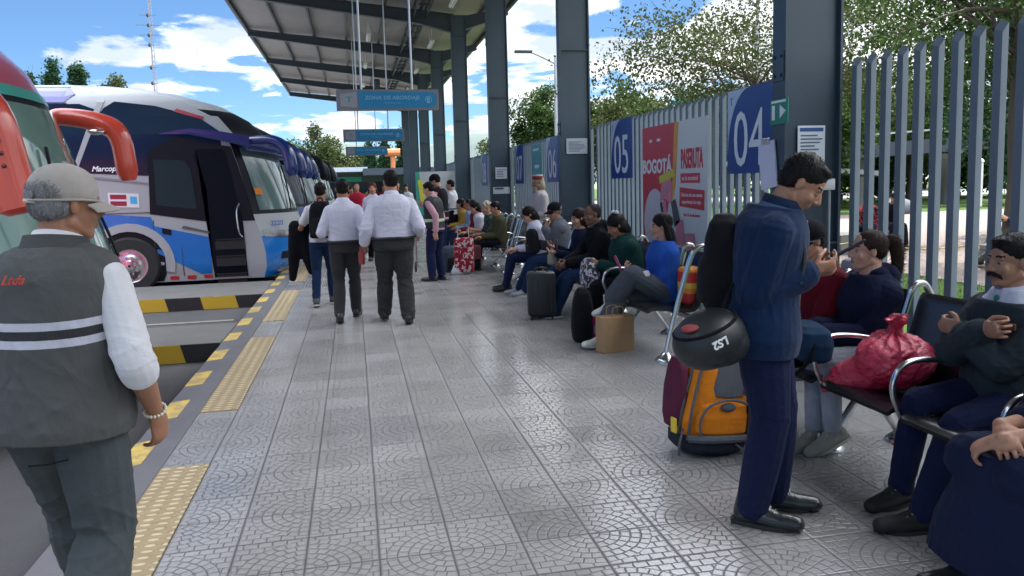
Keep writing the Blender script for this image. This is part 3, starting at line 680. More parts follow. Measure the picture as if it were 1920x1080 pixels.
# open doorway: flat near-black panel painted as the shaded interior, with steps
side_panel('doorway',[(-2.50,.03),(-1.93,.03),(-1.96,1.0),(-2.06,1.6),(-2.18,2.25),(-2.25,2.32),(-2.68,2.32),(-2.72,2.2),(-2.54,1.6)],mat('painted interior shade',(.004,.006,.012),.6,spec=.1),b1,.013)
for i,z in enumerate((.10,.42,.72)):
    bm=BM(); box(bm,(-2.2,-1.31,z),(.52-.03*i,.03,.02)); box(bm,(-2.2,-1.30,z-.1),(.5,.012,.16)); obj('door_step',bm,mat('step rubber',(.012,.014,.017),.5),b1)
bm=BM(); box(bm,(-2.2,-1.33,.03),(.56,.03,.03)); obj('door_sill',bm,mat('sill metal',(.4,.4,.42),.35,metal=.8),b1)
bm=BM(); tube(bm,smoothpath([(-1.98,-1.33,.75),(-2.03,-1.36,.85),(-2.05,-1.36,1.2),(-2.0,-1.33,1.35)],4),.014,8); obj('hand_rail',bm,chrome(),b1,True)
# chrome head light band on the front corner
def corner_patch(name,z0,z1,t0,t1,m,p,off,xoff=0,nz=3,nt=8):
    bm=BM(); g=[]
    for k in range(nz+1):
        r=[]
        for i in range(nt+1):
            t=t0+(t1-t0)*i/nt
            za=z0[0]+(z0[1]-z0[0])*i/nt; zb=z1[0]+(z1[1]-z1[0])*i/nt; z=za+(zb-za)*k/nz
            w=interp(WD,z); xe,xc=interp(XE,z)+xoff,interp(XC,z)+xoff; x=xe+(xc-xe)*(1-abs(t)**2.6)
            r.append(bm.verts.new((x+off*(1-abs(t)*.6),w*t-off*.8*(1 if t<-.6 else 0),z)))
        g.append(r)
    for k in range(nz):
        for i in range(nt): bm.faces.new((g[k][i],g[k][i+1],g[k+1][i+1],g[k+1][i]))
    return obj(name,bm,m,p,'all')
corner_patch('head_light',(.74,.66),(.86,.80),-.97,-.35,chrome(),b1,.012); corner_patch('head_light',(.66,.74),(.80,.86),.35,.97,chrome(),b1,.012)
corner_patch('fog_light',(.30,.30),(.44,.44),-.78,-.62,M_BLK,b1,.012)
corner_patch('indicator_light',(1.50,1.50),(1.62,1.62),-.92,-.84,mat('amber lens',(.7,.22,.02),.3),b1,.03)
corner_patch('bumper_number_plate',(.50,.50),(.62,.62),-.2,.2,mat('plate yellow',(.6,.5,.1),.4),b1,.012)
text_obj('2220',.13,mat('blue numerals',(.02,.08,.45),.4),b1,(-1.40,-1.06,.97),Euler((PI/2,0,R(38))),ext=.003)
text_obj('Marcopolo',.125,M_WHITE,b1,(-4.10,-1.296,2.01),Euler((PI/2,0,0)),shear=.3,bold=.003)
b1.children[0].name='body'
# coaches further along
b2=make_bus('navy coach with dark glass parked just past the silver and blue coach',19.9,(M_NAVY,M_NAVY,M_NAVY,M_NAVY),.05,False,M_NAVY,M_DGL)
M_WB=mat('white bus paint',(.40,.42,.44),.3,coat=.5)
b3=make_bus('dark coach with a white nose edge parked third along the kerb',24.0,(M_WB,M_NAVY,M_BLK,M_NAVY),.25,False,M_BLK,M_WSG)
b4=make_bus('white coach with black visor parked fourth along the kerb',28.2,(M_WB,M_WB,M_WB,M_WB),.35,False,M_BLK,M_WSG)
b5=make_bus('farthest white coach with a blue skirt at the end of the rank',33.2,(M_WB,M_BBL,M_WB,M_WB),.3,False,M_NAVY,M_WSG)
# near coach with red mirrors
b0=thing('coach_bus','red and violet coach with orange red mirror arms behind the man in the cap','bus',(0,6.75,-.0),0,'coaches parked nose in along the kerb')
M_RV=mat('red violet bus paint',(.50,.09,.16),.3,var=.35,ns=1.1,coat=.5)
def mf0(x,y,z,front):
    if z>3.1: return 1
    if front and 1.0<z<2.42: return 2
    if z>2.42: return 1 if (z>2.75 or abs(y)>.9) else 0
    return 0
bus_body(13,mf0,[M_RV,M_PUR,M_BLK],b0,-.98)
windscreen_parts(b0,-.98,M_MINT,1.05,2.28,.95)
corner_patch('head_light',(.6,.5),(.95,.8),-.97,-.4,chrome(),b0,.02,-.98); corner_patch('head_light',(.5,.6),(.8,.95),.4,.97,chrome(),b0,.02,-.98)
corner_patch('destination_panel',(2.33,2.33),(2.42,2.42),-.9,.9,mat('teal trim',(.05,.33,.28),.35),b0,.012,-.98)
corner_patch('marker_light',(2.46,2.46),(2.53,2.53),.80,.93,mat('amber lens',(.7,.22,.02),.3),b0,.05,-.98)
side_panel('passenger_window',[(-12.5,1.75),(-3.6,1.7),(-3.5,2.5),(-4.4,3.0),(-12.5,3.0)],M_DGL,b0)
wheel(b0,-5,-1.2)
mirror_tube(b0,[(-2.95,1.22,2.05),(-2.80,1.30,2.28),(-2.66,1.34,2.32),(-2.34,1.34,2.25),(-2.20,1.34,2.11),(-2.15,1.34,1.70)],.088,M_REDP)
mirror_tube(b0,[(-3.1,-1.2,2.35),(-2.7,-1.35,2.42),(-2.35,-1.55,2.30),(-2.12,-1.6,2.09),(-2.02,-1.6,1.64),(-1.98,-1.6,1.47)],.105,M_REDP)
for (x,y,z,s) in ((-2.38,1.25,2.17,.05),(-1.99,-1.72,2.0,.0)):
    if s: bm=BM(); ell(bm,(x,y,z),(.08,.05,.03)); obj('mirror_glass',bm,chrome(),b0,True)
bm=BM()
for i in range(4): ell(bm,(-2.045+.01*i,-1.715,1.98-.075*i),(.016,.012,.014),n=8)
obj('rivet',bm,mat('rivet',(.12,.02,.02),.4),b0,True)
# ------------------------------------------------------------------ benches
M_SEAT=mat('black seat panel',(.018,.019,.022),.25,var=.1,spec=.6)
def make_bench(n,label,y0,pitch=.60):
    """row of n seats, starts at y0 and runs towards +Y; faces -X"""
    b=thing('bench_row',label,'bench',(0,y0,0),0,'steel waiting benches'); CH=chrome()
    bm=BM(); box(bm,(2.86,n*pitch/2,.36),(.06,n*pitch+.04,.05),bev=.008); obj('beam',bm,CH,b)
    def loop(y):
        bm=BM(); P=smoothpath([(2.50,y,.40),(2.44,y,.55),(2.48,y,.66),(2.60,y,.69),(2.80,y,.66),(2.92,y,.62)],5); tube(bm,P,.015,8)
        P=smoothpath([(2.86,y,.36),(2.92,y,.55),(3.0,y,.80),(3.05,y,.93),(3.12,y,.95),(3.17,y,.88)],5); tube(bm,P,.019,8)
        cyl(bm,(2.50,y,.40),(2.90,y,.37),.014,n=8); obj('arm_frame',bm,CH,b,60)
    for i in range(n+1):
        if 0<i<n: loop(i*pitch)
    for e in (0,n*pitch):
        bm=BM(); P=smoothpath([(2.60,e,.03),(2.66,e,.30),(2.76,e,.66),(2.84,e,.90),(2.89,e,.965),(2.96,e,.985),(3.05,e,.96)],5); tube(bm,P,.024,10)
        lathe(bm,[(.03,.075),(.045,.05),(.075,.03),(.095,.012),(.095,.0)],(2.60,e,.0),24); obj('end_frame',bm,CH,b,50)
    for e in ([n*pitch*.5] if n<4 else [n*pitch*.3,n*pitch*.7]):
        for (xa,xb) in ((2.86,2.62),(2.86,3.10)):
            bm=BM(); cyl(bm,(xa,e,.36),(xb,e,.03),.022); lathe(bm,[(.03,.06),(.07,.03),(.09,.012),(.09,.0)],(xb,e,0),20); obj('leg',bm,CH,b,50)
    for i in range(n):
        y=(i+.5)*pitch; w=pitch-.09
        bm=BM(); rs=[]
        P=smoothpath([(2.45,0,.425),(2.52,0,.445),(2.72,0,.425),(2.86,0,.415),(2.93,0,.46),(3.0,0,.66),(3.06,0,.86),(3.09,0,.90)],4)
        for k,p in enumerate(P):
            d=(P[min(k+1,len(P)-1)]-P[max(k-1,0)]).normalized(); nn=V((d.z,0,-d.x)); 
            rs.append([bm.verts.new(V((p.x,y+sy*w/2,p.z))+nn*t) for sy,t in ((-1,-.012),(1,-.012),(1,.012),(-1,.012))])
        skinrings(bm,rs); obj('seat',bm,M_SEAT,b,40)
    return b
make_bench(6,'steel bench row nearest the camera with black glossy seats',1.2,.62)
make_bench(6,'steel bench row in front of the red and white poster',6.1,.60)
make_bench(4,'steel bench row under board 06 with a couple of sitters',10.35,.62)
make_bench(6,'last steel bench row far down the platform',16.95,.60)
make_bench(6,'farthest occupied steel bench row of empty chrome arms under board 07',13.2,.62)
# ------------------------------------------------------------------ people
def folds(co,amp,seed,joints=()):
    rs=np.random.RandomState(seed); out=np.zeros(len(co))
    for k in range(5):
        a=rs.normal(size=3); a/=np.linalg.norm(a); a[:2]*=.55; b=rs.normal(size=3); f=rs.uniform(22,55)
        w=np.sin(co@b*rs.uniform(7,14)+rs.uniform(0,6)); out+=(1-np.abs(np.sin((co@a)*f+2.0*w+rs.uniform(0,6))))**2*rs.uniform(.4,1)
    out=out/5-.25; g=np.full(len(co),.30)
    for j,r in joints: g+=1.3*np.exp(-((co-np.array(j))**2).sum(1)/(2*r*r))
    return amp*out*g*2.2
def vox(name,bm,size,mats,parent,smooth=4,wr=0,seed=1,joints=(),region=None,post=None):
    me=bpy.data.meshes.new(name); bm.to_mesh(me); bm.free(); o=bpy.data.objects.new(name,me); COL.objects.link(o)
    r=o.modifiers.new('r','REMESH'); r.mode='VOXEL'; r.voxel_size=size; r.use_smooth_shade=True
    s=o.modifiers.new('s','SMOOTH'); s.factor=.5; s.iterations=smooth
    dg=bpy.context.evaluated_depsgraph_get(); m2=bpy.data.meshes.new_from_object(o.evaluated_get(dg))
    bpy.data.objects.remove(o); bpy.data.meshes.remove(me)
    n=len(m2.vertices)
    if n==0: return None
    if wr or post:
        co=np.empty(n*3,np.float32); m2.vertices.foreach_get('co',co); co=co.reshape(-1,3).astype(float)
        no=np.empty(n*3,np.float32); m2.vertices.foreach_get('normal',no); no=no.reshape(-1,3)
        if wr: co=co+no*folds(co,wr,seed,joints)[:,None]
        if post: co=post(co,no)
        m2.vertices.foreach_set('co',co.astype(np.float32).ravel()); m2.update()
    m2.polygons.foreach_set('use_smooth',[True]*len(m2.polygons))
    if not isinstance(mats,(list,tuple)): mats=[mats]
    m2.materials.clear()
    for m in mats: m2.materials.append(m)
    if region:
        c=np.empty(len(m2.polygons)*3,np.float32); m2.polygons.foreach_get('center',c); m2.polygons.foreach_set('material_index',region(c.reshape(-1,3)).astype(np.int32))
    m2.name=name; o=bpy.data.objects.new(name,m2); COL.objects.link(o)
    if parent: o.parent=parent
    return o
def ik(a,c,l1,l2,pole):
    d=c-a; L=min(d.length,(l1+l2)*.998)
    d=d.normalized(); c=a+d*L; x=(l1*l1-l2*l2+L*L)/(2*L); h=math.sqrt(max(0,l1*l1-x*x))
    p=pole-d*pole.dot(d); p.normalize(); return a+d*x+p*h, c
def rot(yaw=0,pitch=0,roll=0):  # degrees; yaw left +, pitch down + , roll right +
    return Matrix.Rotation(R(yaw),3,'Z')@Matrix.Rotation(-R(pitch),3,'X')@Matrix.Rotation(R(roll),3,'Y')
def hand(bm,Wp,d,n,ts,curl=30,sc=1.,curls=None,thumb=.5):
    d=d.normalized(); n=(n-d*n.dot(d)).normalized(); s=d.cross(n).normalized()*ts
    cap(bm,Wp-d*.012*sc,Wp+d*.03*sc,.026*sc,.034*sc,.62,s,12); cap(bm,Wp+d*.035*sc+s*.004,Wp+d*.078*sc,.039*sc,.038*sc,.40,s,12)
    base=[(.031,.070),(.0105,.078),(-.0105,.073),(-.030,.058)]
    for i,(o,L) in enumerate(base):
        cu=R(curls[i] if curls else curl+i*4); p=Wp+d*(.088-.004*abs(i-1.2))*sc+s*o*sc+n*.002; a=cu*.55; r=.0088*sc
        for q,(f,da) in enumerate(((.46,0),(.30,cu*.75),(.24,cu*.5))):
            a+=da; dr=d*math.cos(a)+n*math.sin(a)+s*(.05*(1.3-i)); p2=p+dr.normalized()*L*f*sc; cap(bm,p,p2,r,r*.93,1,None,8); p=p2; r*=.92
    p=Wp+d*.02*sc+s*.028*sc+n*.006; 
    d1=(d*.75+s*.75+n*(.25+thumb*.5)).normalized(); d2=(d*1.0+s*(.35-thumb*.5)+n*(.2+thumb*.7)).normalized(); d3=(d*1.0+s*(.1-thumb*.5)+n*(.2+thumb*.8)).normalized()
    p1=p+d1*.038*sc; p2=p1+d2*.032*sc; p3=p2+d3*.024*sc; cap(bm,p,p1,.0145*sc,.0115*sc,1,None,8); cap(bm,p1,p2,.0115*sc,.010*sc,1,None,8); cap(bm,p2,p3,.010*sc,.008*sc,1,None,8)
SK1=skinmat('warm brown skin',(.42,.225,.145)); SK2=skinmat('tanned skin',(.31,.155,.095)); SK3=skinmat('light brown skin',(.52,.30,.21)); SK4=skinmat('dark brown skin',(.20,.10,.065))
M_LIP=mat('lip tone',(.27,.11,.085),.45); M_EYEW=mat('eye white',(.26,.22,.20),.35); M_IRIS=mat('dark iris',(.02,.012,.01),.15)
H_BLK=hairmat('black hair',(.012,.010,.010)); H_DBR=hairmat('dark brown hair',(.028,.017,.012)); H_GRY=hairmat('grey hair',(.20,.20,.21)); H_BLD=hairmat('silver blond hair',(.42,.36,.27))
M_SHOE=mat('black shoe',(.018,.018,.02),.38,bump=.15,bs=50); M_SOLEW=mat('white rubber',(.55,.55,.53),.6); M_SOLEB=mat('dark rubber',(.02,.02,.02),.7); M_SOLEG=mat('olive rubber',(.30,.30,.24),.7)
class P:
    """one person; local frame x right, y forward, z up, origin on the floor under the hips"""
    def __init__(s,label,loc,rz,vx=.006,sc=1.,hip=(0,0,.93),lean=3,side=0,twist=0,head=(0,0,0),LH=None,RH=None,LF=None,RF=None,skin=SK1,
                 hair=('short',H_BLK),build=1.,belly=0.,lp=(-.22,-1,-.3),rp=(.22,-1,-.3),lk=(0,1,.2),rk=(0,1,.2),bust=0,group=None,neckf=0,shz=0,brow=True,face=True,blend=None):
        s.vx=vx; s.sc=sc; s.b=build; s.belly=belly; s.seed=abs(hash(label))%1000 if False else sum(map(ord,label))%997; s.skin=skin; s.bust=bust
        hip=V(hip); s.hip=hip; s.Rp=rot(twist*.3,lean*.35,side*.4); s.Rc=rot(twist,lean,side); s.Rh=rot(*head)
        s.mid=hip+s.Rp@V((0,0,.20)); s.neck=s.mid+s.Rc@V((0,neckf,.32)); s.hc=s.neck+s.Rc@V((0,.0,.028))+s.Rh@V((0,.022,.105))
        s.S={1:s.neck+s.Rc@V((.160*build,-.005,-.112+shz)),-1:s.neck+s.Rc@V((-.160*build,-.005,-.112+shz))}
        s.Hj={1:hip+s.Rp@V((.088,0,-.01)),-1:hip+s.Rp@V((-.088,0,-.01))}
        RH=RH or dict(p=s.S[1]+V((.05,.06,-.515))); LH=LH or dict(p=s.S[-1]+V((-.05,.06,-.515)))
        s.H={1:RH,-1:LH}; s.E={}; s.Wr={}
        for k,pl in ((1,rp),(-1,lp)): s.E[k],s.Wr[k]=ik(s.S[k],V(s.H[k]['p']),.285,.255,V(pl))
        RF=RF or dict(p=(.10,0,.08)); LF=LF or dict(p=(-.10,0,.08)); s.Ft={1:RF,-1:LF}; s.K={}; s.A={}
        for k,pl in ((1,rk),(-1,lk)): s.K[k],s.A[k]=ik(s.Hj[k],V(s.Ft[k]['p']),.425,.42,V(pl))
        s.body=None; s.hairspec=hair; s.label=label; s.loc=loc; s.rz=rz; s.group=group
        s.make_body(face)
    def fdir(s,k):
        f=s.Ft[k]; y=R(f.get('yaw',-8*k)); p=R(f.get('pitch',0)); return V((-math.sin(y)*math.cos(p),math.cos(y)*math.cos(p),math.sin(p)))
    def make_body(s,face):
        bm=BM(); b=s.b; Rh=s.Rh; hc=s.hc
        h=lambda x,y,z: hc+Rh@V((x,y,z))
        ell(bm,h(0,-.012,.032),(.074,.094,.088),Rh,24); ell(bm,h(0,.022,-.028),(.060,.072,.082),Rh,24); ell(bm,h(0,.034,-.078),(.044,.048,.036),Rh,18)
        cap(bm,h(-.045,-.01,-.06),h(-.018,.055,-.092),.024,.02); cap(bm,h(.045,-.01,-.06),h(.018,.055,-.092),.024,.02); ell(bm,h(0,.074,-.098),(.017,.014,.015),Rh,12)
        cap(bm,h(0,.086,.012),h(0,.106,-.026),.0085,.0135); ell(bm,h(.011,.096,-.032),(.010,.012,.009),Rh,10); ell(bm,h(-.011,.096,-.032),(.010,.012,.009),Rh,10)
        cap(bm,h(-.036,.072,.024),h(.036,.072,.024),.013,.013); cap(bm,h(0,.080,.025),h(0,.084,.012),.010,.009)
        for q in (1,-1):
            ell(bm,h(.034*q,.060,-.030),(.026,.022,.026),Rh,14); ell(bm,h(.073*q,-.006,-.006),(.010,.017,.029),Rh@Matrix.Rotation(R(18*q),3,'Z'),14)
        cap(bm,h(-.018,.086,-.057),h(.018,.086,-.057),.0065,.0065); cap(bm,h(-.015,.085,-.068),h(.015,.085,-.068),.0075,.0075)
        cap(bm,h(0,-.022,-.04),s.neck-s.Rc@V((0,0,.02)),.056,.066*b**.5)
        # trunk and limbs, kept slim under the clothes
        cap(bm,s.neck-s.Rc@V((0,0,.12)),s.mid,.11*b,.10*b,.72,s.Rc@V((1,0,0))); cap(bm,s.mid,s.hip,.10*b,.12*b,.75,s.Rp@V((1,0,0)))
        for k in (1,-1):
            cap(bm,s.neck-s.Rc@V((0,0,.05)),s.S[k],.042,.040); cap(bm,s.S[k],s.E[k],.046*b,.036*b); cap(bm,s.E[k],s.E[k].lerp(s.Wr[k],.35),.036*b,.038*b); cap(bm,s.E[k].lerp(s.Wr[k],.35),s.Wr[k],.038*b,.025)
            f=(s.Wr[k]-s.E[k]).normalized(); H=s.H[k]; d=V(H['d']) if 'd' in H else f; n=V(H['n']) if 'n' in H else V((-k,.2,0))
            hand(bm,s.Wr[k],d,n,H.get('ts',None) or (1 if d.cross(n).dot(V(H.get('th',(0,1,0.1))))>=0 else -1),H.get('curl',28),1.02,H.get('curls'),H.get('thumb',.5))
            cap(bm,s.Hj[k],s.K[k],.068,.044); cap(bm,s.K[k],s.K[k].lerp(s.A[k],.3),.042,.043); cap(bm,s.K[k].lerp(s.A[k],.3),s.A[k],.043,.032); cap(bm,s.A[k]+V((0,0,-.02)),s.A[k]+s.fdir(k)*.10-V((0,0,.045)),.024,.018)
        RhT=np.array(Rh.transposed()); H0=np.array(hc); hm=s.hairspec[1]
        def reg(c):
            q=(c-H0)@RhT.T; x,y,z=q[:,0],q[:,1],q[:,2]; o=np.zeros(len(c))
            o[(np.abs(x)<.021-.5*np.abs(z+.0625))&(np.abs(z+.0625)<.0095)&(y>.06)]=1
            ax=np.abs(x); o[(ax>.013)&(ax<.046)&(np.abs(z-(.031-.0022*((ax-.03)/.016)**2))<.0042)&(y>.04)]=2
            return o
        s.root=vox('person',bm,s.vx,[s.skin,M_LIP,hm],None,5 if s.vx<.005 else 2,region=reg if face else None)
        tag(s.root,s.label,'person',s.group); s.root.location=s.loc; s.root.rotation_euler=(0,0,s.rz); s.root.scale=(s.sc,)*3
        if face and s.vx<.0075:
            for q in (1,-1):
                bm=BM(); ell(bm,h(.031*q,.0715,.000),(.0120,.0115,.0062),Rh,14)
                e=obj('eye',bm,M_EYEW,s.root,True); bm=BM(); ell(bm,h(.031*q,.0798,-.0005),(.0062,.0045,.0058),Rh,10); obj('iris',bm,M_IRIS,e,True)
        if s.hairspec[0]: s.hair(*s.hairspec)
    def hair(s,kind,m,**k):
        bm=BM(); Rh=s.Rh; h=lambda x,y,z: s.hc+Rh@V((x,y,z))
        if kind=='short': ell(bm,h(0,-.020,.046),(.081,.098,.086),Rh,24); ell(bm,h(0,-.045,.0),(.074,.065,.07),Rh,20); ell(bm,h(0,.026,.092),(.056,.050,.026),Rh,16)
        elif kind=='crop': ell(bm,h(0,-.022,.044),(.078,.093,.082),Rh,24); ell(bm,h(0,-.045,.0),(.072,.063,.065),Rh,20)
        elif kind=='bald': ell(bm,h(0,-.045,-.005),(.080,.068,.062),Rh,20); ell(bm,h(0,-.050,.035),(.078,.072,.06),Rh,20)
        elif kind=='bob':
            ell(bm,h(0,-.022,.044),(.086,.104,.090),Rh,24); ell(bm,h(0,-.04,-.03),(.094,.080,.10),Rh,20); cap(bm,h(0,-.05,-.02),h(0,-.07,-.10),.085,.07)
        elif kind=='long':
            ell(bm,h(0,-.022,.042),(.084,.101,.089),Rh,24)
            P0=smoothpath([h(0,-.055,.0),h(0,-.085,-.08),h(0,-.10,-.18)+V((0,0,-.02)),h(0,-.10,-.26)+V((0,0,-.06))],3); chain(bm,P0,[.078,.078,.076,.074,.072,.068,.062,.055,.045,.03],.55,Rh@V((1,0,0)))
            for q in (1,-1): chain(bm,[h(.060*q,-.02,.06),h(.072*q,-.040,-.02),h(.070*q,-.055,-.12)],[.028,.030,.030])
        elif kind=='pony':
            ell(bm,h(0,-.024,.040),(.082,.099,.088),Rh,24); ell(bm,h(0,-.05,.01),(.076,.066,.07),Rh,20)
            T=smoothpath([h(0,-.105,.055),h(0,-.150,.06),h(0,-.178,.0),h(0,-.185,-.10),h(0,-.17,-.21),h(0,-.15,-.32)],3)
            chain(bm,T,[.022,.028,.034,.040,.044,.044,.044,.042,.040,.038,.034,.030,.026,.020,.012,.008],.6,Rh@V((0,1,0)))
        elif kind=='curly':
            rr=random.Random(3)
            for i in range(46):
                a,z=rr.uniform(0,2*PI),rr.uniform(-.02,1); q=math.sqrt(max(0,1-z*z)); p=V((.083*q*math.cos(a),-.02+.098*q*math.sin(a),.035+.088*z))
                if p.y>.045 and p.z<.08: continue
                ell(bm,h(*p),(.026,.026,.024),Rh,8)
            ell(bm,h(0,-.024,.040),(.080,.092,.088),Rh,20)
        o=vox('hair',bm,max(.005,s.vx),m,s.root,2,wr=.006,seed=s.seed)
        if o and s.vx<=.0065:   # loose locks over the surface so the outline is not smooth
            rr=random.Random(s.seed); me=o.data; N=len(me.vertices); b=BM(); back=s.Rh@V((0,-1,0)); down=V((0,0,-1)); up=s.Rh@V((0,0,1))
            for i in range(1500 if s.vx<.005 else 700):
                v=me.vertices[rr.randrange(N)]; lq=s.Rh.transposed()@(v.co-s.hc)
                if lq.y>.02 and lq.z<.092: continue
                n=v.normal.copy(); p0=v.co-n*.003
                g=(back*(.5 if kind in ('pony','short','crop','bald') else .15)+down*(.6 if kind!='pony' else .15)+V((rr.gauss(0,.35),rr.gauss(0,.35),rr.gauss(0,.3)))); g=g-n*g.dot(n)
                if g.length<.05: continue
                g.normalize(); L=rr.uniform(.012,.030)*(1.6 if kind in('long','bob','pony') else .8); w=g.cross(n).normalized()*rr.uniform(.0007,.0016); lift=rr.uniform(.003,.0065)
                a=[b.verts.new(p0-w),b.verts.new(p0+w)]; c=[b.verts.new(p0+g*L*.5+n*(lift+.002)-w),b.verts.new(p0+g*L*.5+n*(lift+.002)+w)]; d=b.verts.new(p0+g*L+n*lift*.8)
                b.faces.new((a[0],a[1],c[1],c[0])); b.faces.new((c[0],c[1],d))
            obj('hair_strands',b,m,s.root,recalc=False)
        return o
    def moustache(s,m):
        bm=BM(); h=lambda x,y,z: s.hc+s.Rh@V((x,y,z))
        chain(bm,[h(0,.097,-.047),h(.016,.094,-.050),h(.032,.080,-.060),h(.038,.072,-.072)],[.011,.011,.009,.005]); chain(bm,[h(0,.097,-.047),h(-.016,.094,-.050),h(-.032,.080,-.060),h(-.038,.072,-.072)],[.011,.011,.009,.005])
        vox('moustache',bm,.004,m,s.root,1,wr=.003)
    def beard(s,m):
        bm=BM(); h=lambda x,y,z: s.hc+s.Rh@V((x,y,z)); chain(bm,[h(0,.05,-.085),h(0,.07,-.13),h(0,.06,-.20)],[.05,.045,.02]); cap(bm,h(-.055,.01,-.05),h(.055,.01,-.05),.03,.03)
        vox('beard',bm,.006,m,s.root,2,wr=.008)
    def glasses(s,m):
        bm=BM(); h=lambda x,y,z: s.hc+s.Rh@V((x,y,z))
        for q in (1,-1): ell(bm,h(.032*q,.092,.002),(.026,.006,.018),s.Rh,14); tube(bm,[h(.056*q,.088,.008),h(.080*q,.02,.005),h(.080*q,-.01,.0)],.0028,6)
        cap(bm,h(-.01,.098,.006),h(.01,.098,.006),.003,.003); obj('sunglasses',bm,m,s.root,True)
    def cap_hat(s,m,back=False,brim=True,strap=None,logo=None,m2=None,tilt=0):
        bm=BM(); h=lambda x,y,z: s.hc+s.Rh@V((x,y,z))
        ell(bm,h(0,-.014,.042),(.086,.106,.088),s.Rh,28)
        c=vox('cap',bm,.005,m,s.root,2,wr=.0025,seed=5)
        # cut the lower bowl away
        me=c.data; b=BM(); b.from_mesh(me); inv=s.Rh.transposed()
        dead=[v for v in b.verts if (inv@(v.co-s.hc)).z<.014-.10*max(0,-(inv@(v.co-s.hc)).y)]
        bmesh.ops.delete(b,geom=dead,context='VERTS'); b.to_mesh(me); b.free()
        bm=BM(); tube(bm,[h(.0865*math.cos(t),-.014+.107*math.sin(t),.016-.10*max(0,-(-.014+.107*math.sin(t)))) for t in [2*PI*i/28 for i in range(28)]],.0045,6,closed=True); obj('cap_band',bm,m,s.root,True)
        ell_b=BM(); ell(ell_b,h(0,-.012,.131),(.008,.008,.005),s.Rh,8); obj('cap_button',ell_b,m,s.root,True)
        if brim:
            bm=BM(); rows=[]
            for k in range(6):
                f=k/5; row=[]
                for i in range(13):
                    t=PI*(.14+.72*i/12); rr=V((.084*math.cos(t)*(1-.08*f),-.014+.104*math.sin(t)+.075*f*(math.sin(t)**.8),.018-.012*f-.020*(math.cos(t)**2)*1-.010*f*f))
                    row.append(rr)
                rows.append(row)
            g=[[bm.verts.new(h(*p)) for p in r] for r in rows]; g2=[[bm.verts.new(h(p.x,p.y,p.z-.004)) for p in r] for r in rows]
            for k in range(5):
                for i in range(12): bm.faces.new((g[k][i],g[k][i+1],g[k+1][i+1],g[k+1][i])); bm.faces.new((g2[k][i],g2[k+1][i],g2[k+1][i+1],g2[k][i+1]))
            for i in range(12): bm.faces.new((g[5][i],g[5][i+1],g2[5][i+1],g2[5][i]))
            obj('cap_brim',bm,m2 or m,s.root,'all')
        if strap:
            bm=BM(); ell(bm,h(0,-.1145,.022),(.038,.008,.022),s.Rh,18); obj('cap_opening',bm,H_GRY if strap==1 else strap,s.root,True)
            bm=BM(); tube(bm,[h(.055*math.sin(t),-.014-.108*math.cos(t),.0) for t in [R(-34+68*i/8) for i in range(9)]],.006,6); obj('cap_strap',bm,mat('cream strap',(.5,.47,.33),.7),s.root,True)
        return c
    # --- clothes
    def tw(s,t):  # trunk half width / depth at t metres above the hip joint along the spine
        tab=[(-.14,.150,.105),(-.06,.168,.118),(.04,.162,.112),(.12,.150,.105),(.2,.152,.106),(.3,.166,.114),(.39,.170,.112),(.43,.158,.104),(.47,.125,.090),(.50,.090,.074),(.53,.068,.064)]
        for a,b in zip(tab,tab[1:]):
            if t<=b[0]: f=(t-a[0])/(b[0]-a[0]); f=max(0,f); return a[1]+(b[1]-a[1])*f,a[2]+(b[2]-a[2])*f
        return tab[-1][1:]
    def trunk(s,bm,t0,t1,inf,flare=0,n=26,dt=.04,infb=None):
        secs=[]; ts=[]; t=t0
        while t<t1-.012: ts.append(t); t+=dt
        ts.append(t1)
        for t in ts:
            if t<.20: c=s.hip+s.Rp@V((0,0,t)); A=s.Rp
            else: c=s.mid+s.Rc@V((0,0,t-.20)); A=s.Rc
            w,d=s.tw(t); w=w*s.b+inf; d=d*s.b+inf
            e=max(0,1-abs(t-.10)/.22)*s.belly; bu=max(0,1-abs(t-.34)/.10)*s.bust
            fl=flare*max(0,(.1-t))/.25
            secs.append((c+A@V((0,(e+bu)*.6,0)),A@V((1,0,0)),A@V((0,1,0)),w+e*.4+fl,d+(e+bu)*.6+fl*.7))
        loft(bm,secs,n)
    def sleeves(s,bm,inf,upto=1.,cuff=.0,only=None,r0=.050,rE=.042,rW=.034):
        for k in (1,-1):
            if only and k!=only: continue
            cap(bm,s.neck-s.Rc@V((-.02*k,0.01,.058)),s.S[k],.054+inf*.4,(r0-.004)*s.b**.5+inf*.8)
            S0=s.S[k]; E,Wr=s.E[k],s.Wr[k]
            if upto<.5: cap(bm,S0,S0.lerp(E,upto*2),r0*s.b+inf,rE*s.b+inf+.006)
            else:
                cap(bm,S0,E,(r0-.003)*s.b**.6+inf*.8,rE*s.b+inf); e=E.lerp(Wr,(upto-.5)*2*.97); cap(bm,E,e,rE*s.b+inf,rW+inf+cuff)
    def top(s,m,inf=.014,t0=-.06,upto=1.,flare=0,wr=.006,collar=0,cm=None,name='shirt',cuff=0,size=None,t1=.515,only=None,region=None,hood=False,mats=None,rW=.034):
        bm=BM(); s.trunk(bm,t0,t1,inf,flare); s.sleeves(bm,inf,upto,cuff,only,rW=rW)
        if s.bust:
            for q in (1,-1): ell(bm,s.mid+s.Rc@V((.075*q,.075,.11)),(.07,.055,.065),s.Rc,16)
        if hood: ell(bm,s.neck+s.Rc@V((0,-.09,-.02)),(.12,.07,.075),s.Rc,18); ell(bm,s.neck+s.Rc@V((0,-.03,.0)),(.105,.085,.045),s.Rc,18)
        j=[(s.E[1],.07),(s.E[-1],.07),(s.hip+V((0,0,.12)),.1)]
        o=vox(name,bm,size or s.vx*1.15,mats or m,s.root,3,wr,s.seed,j,region)
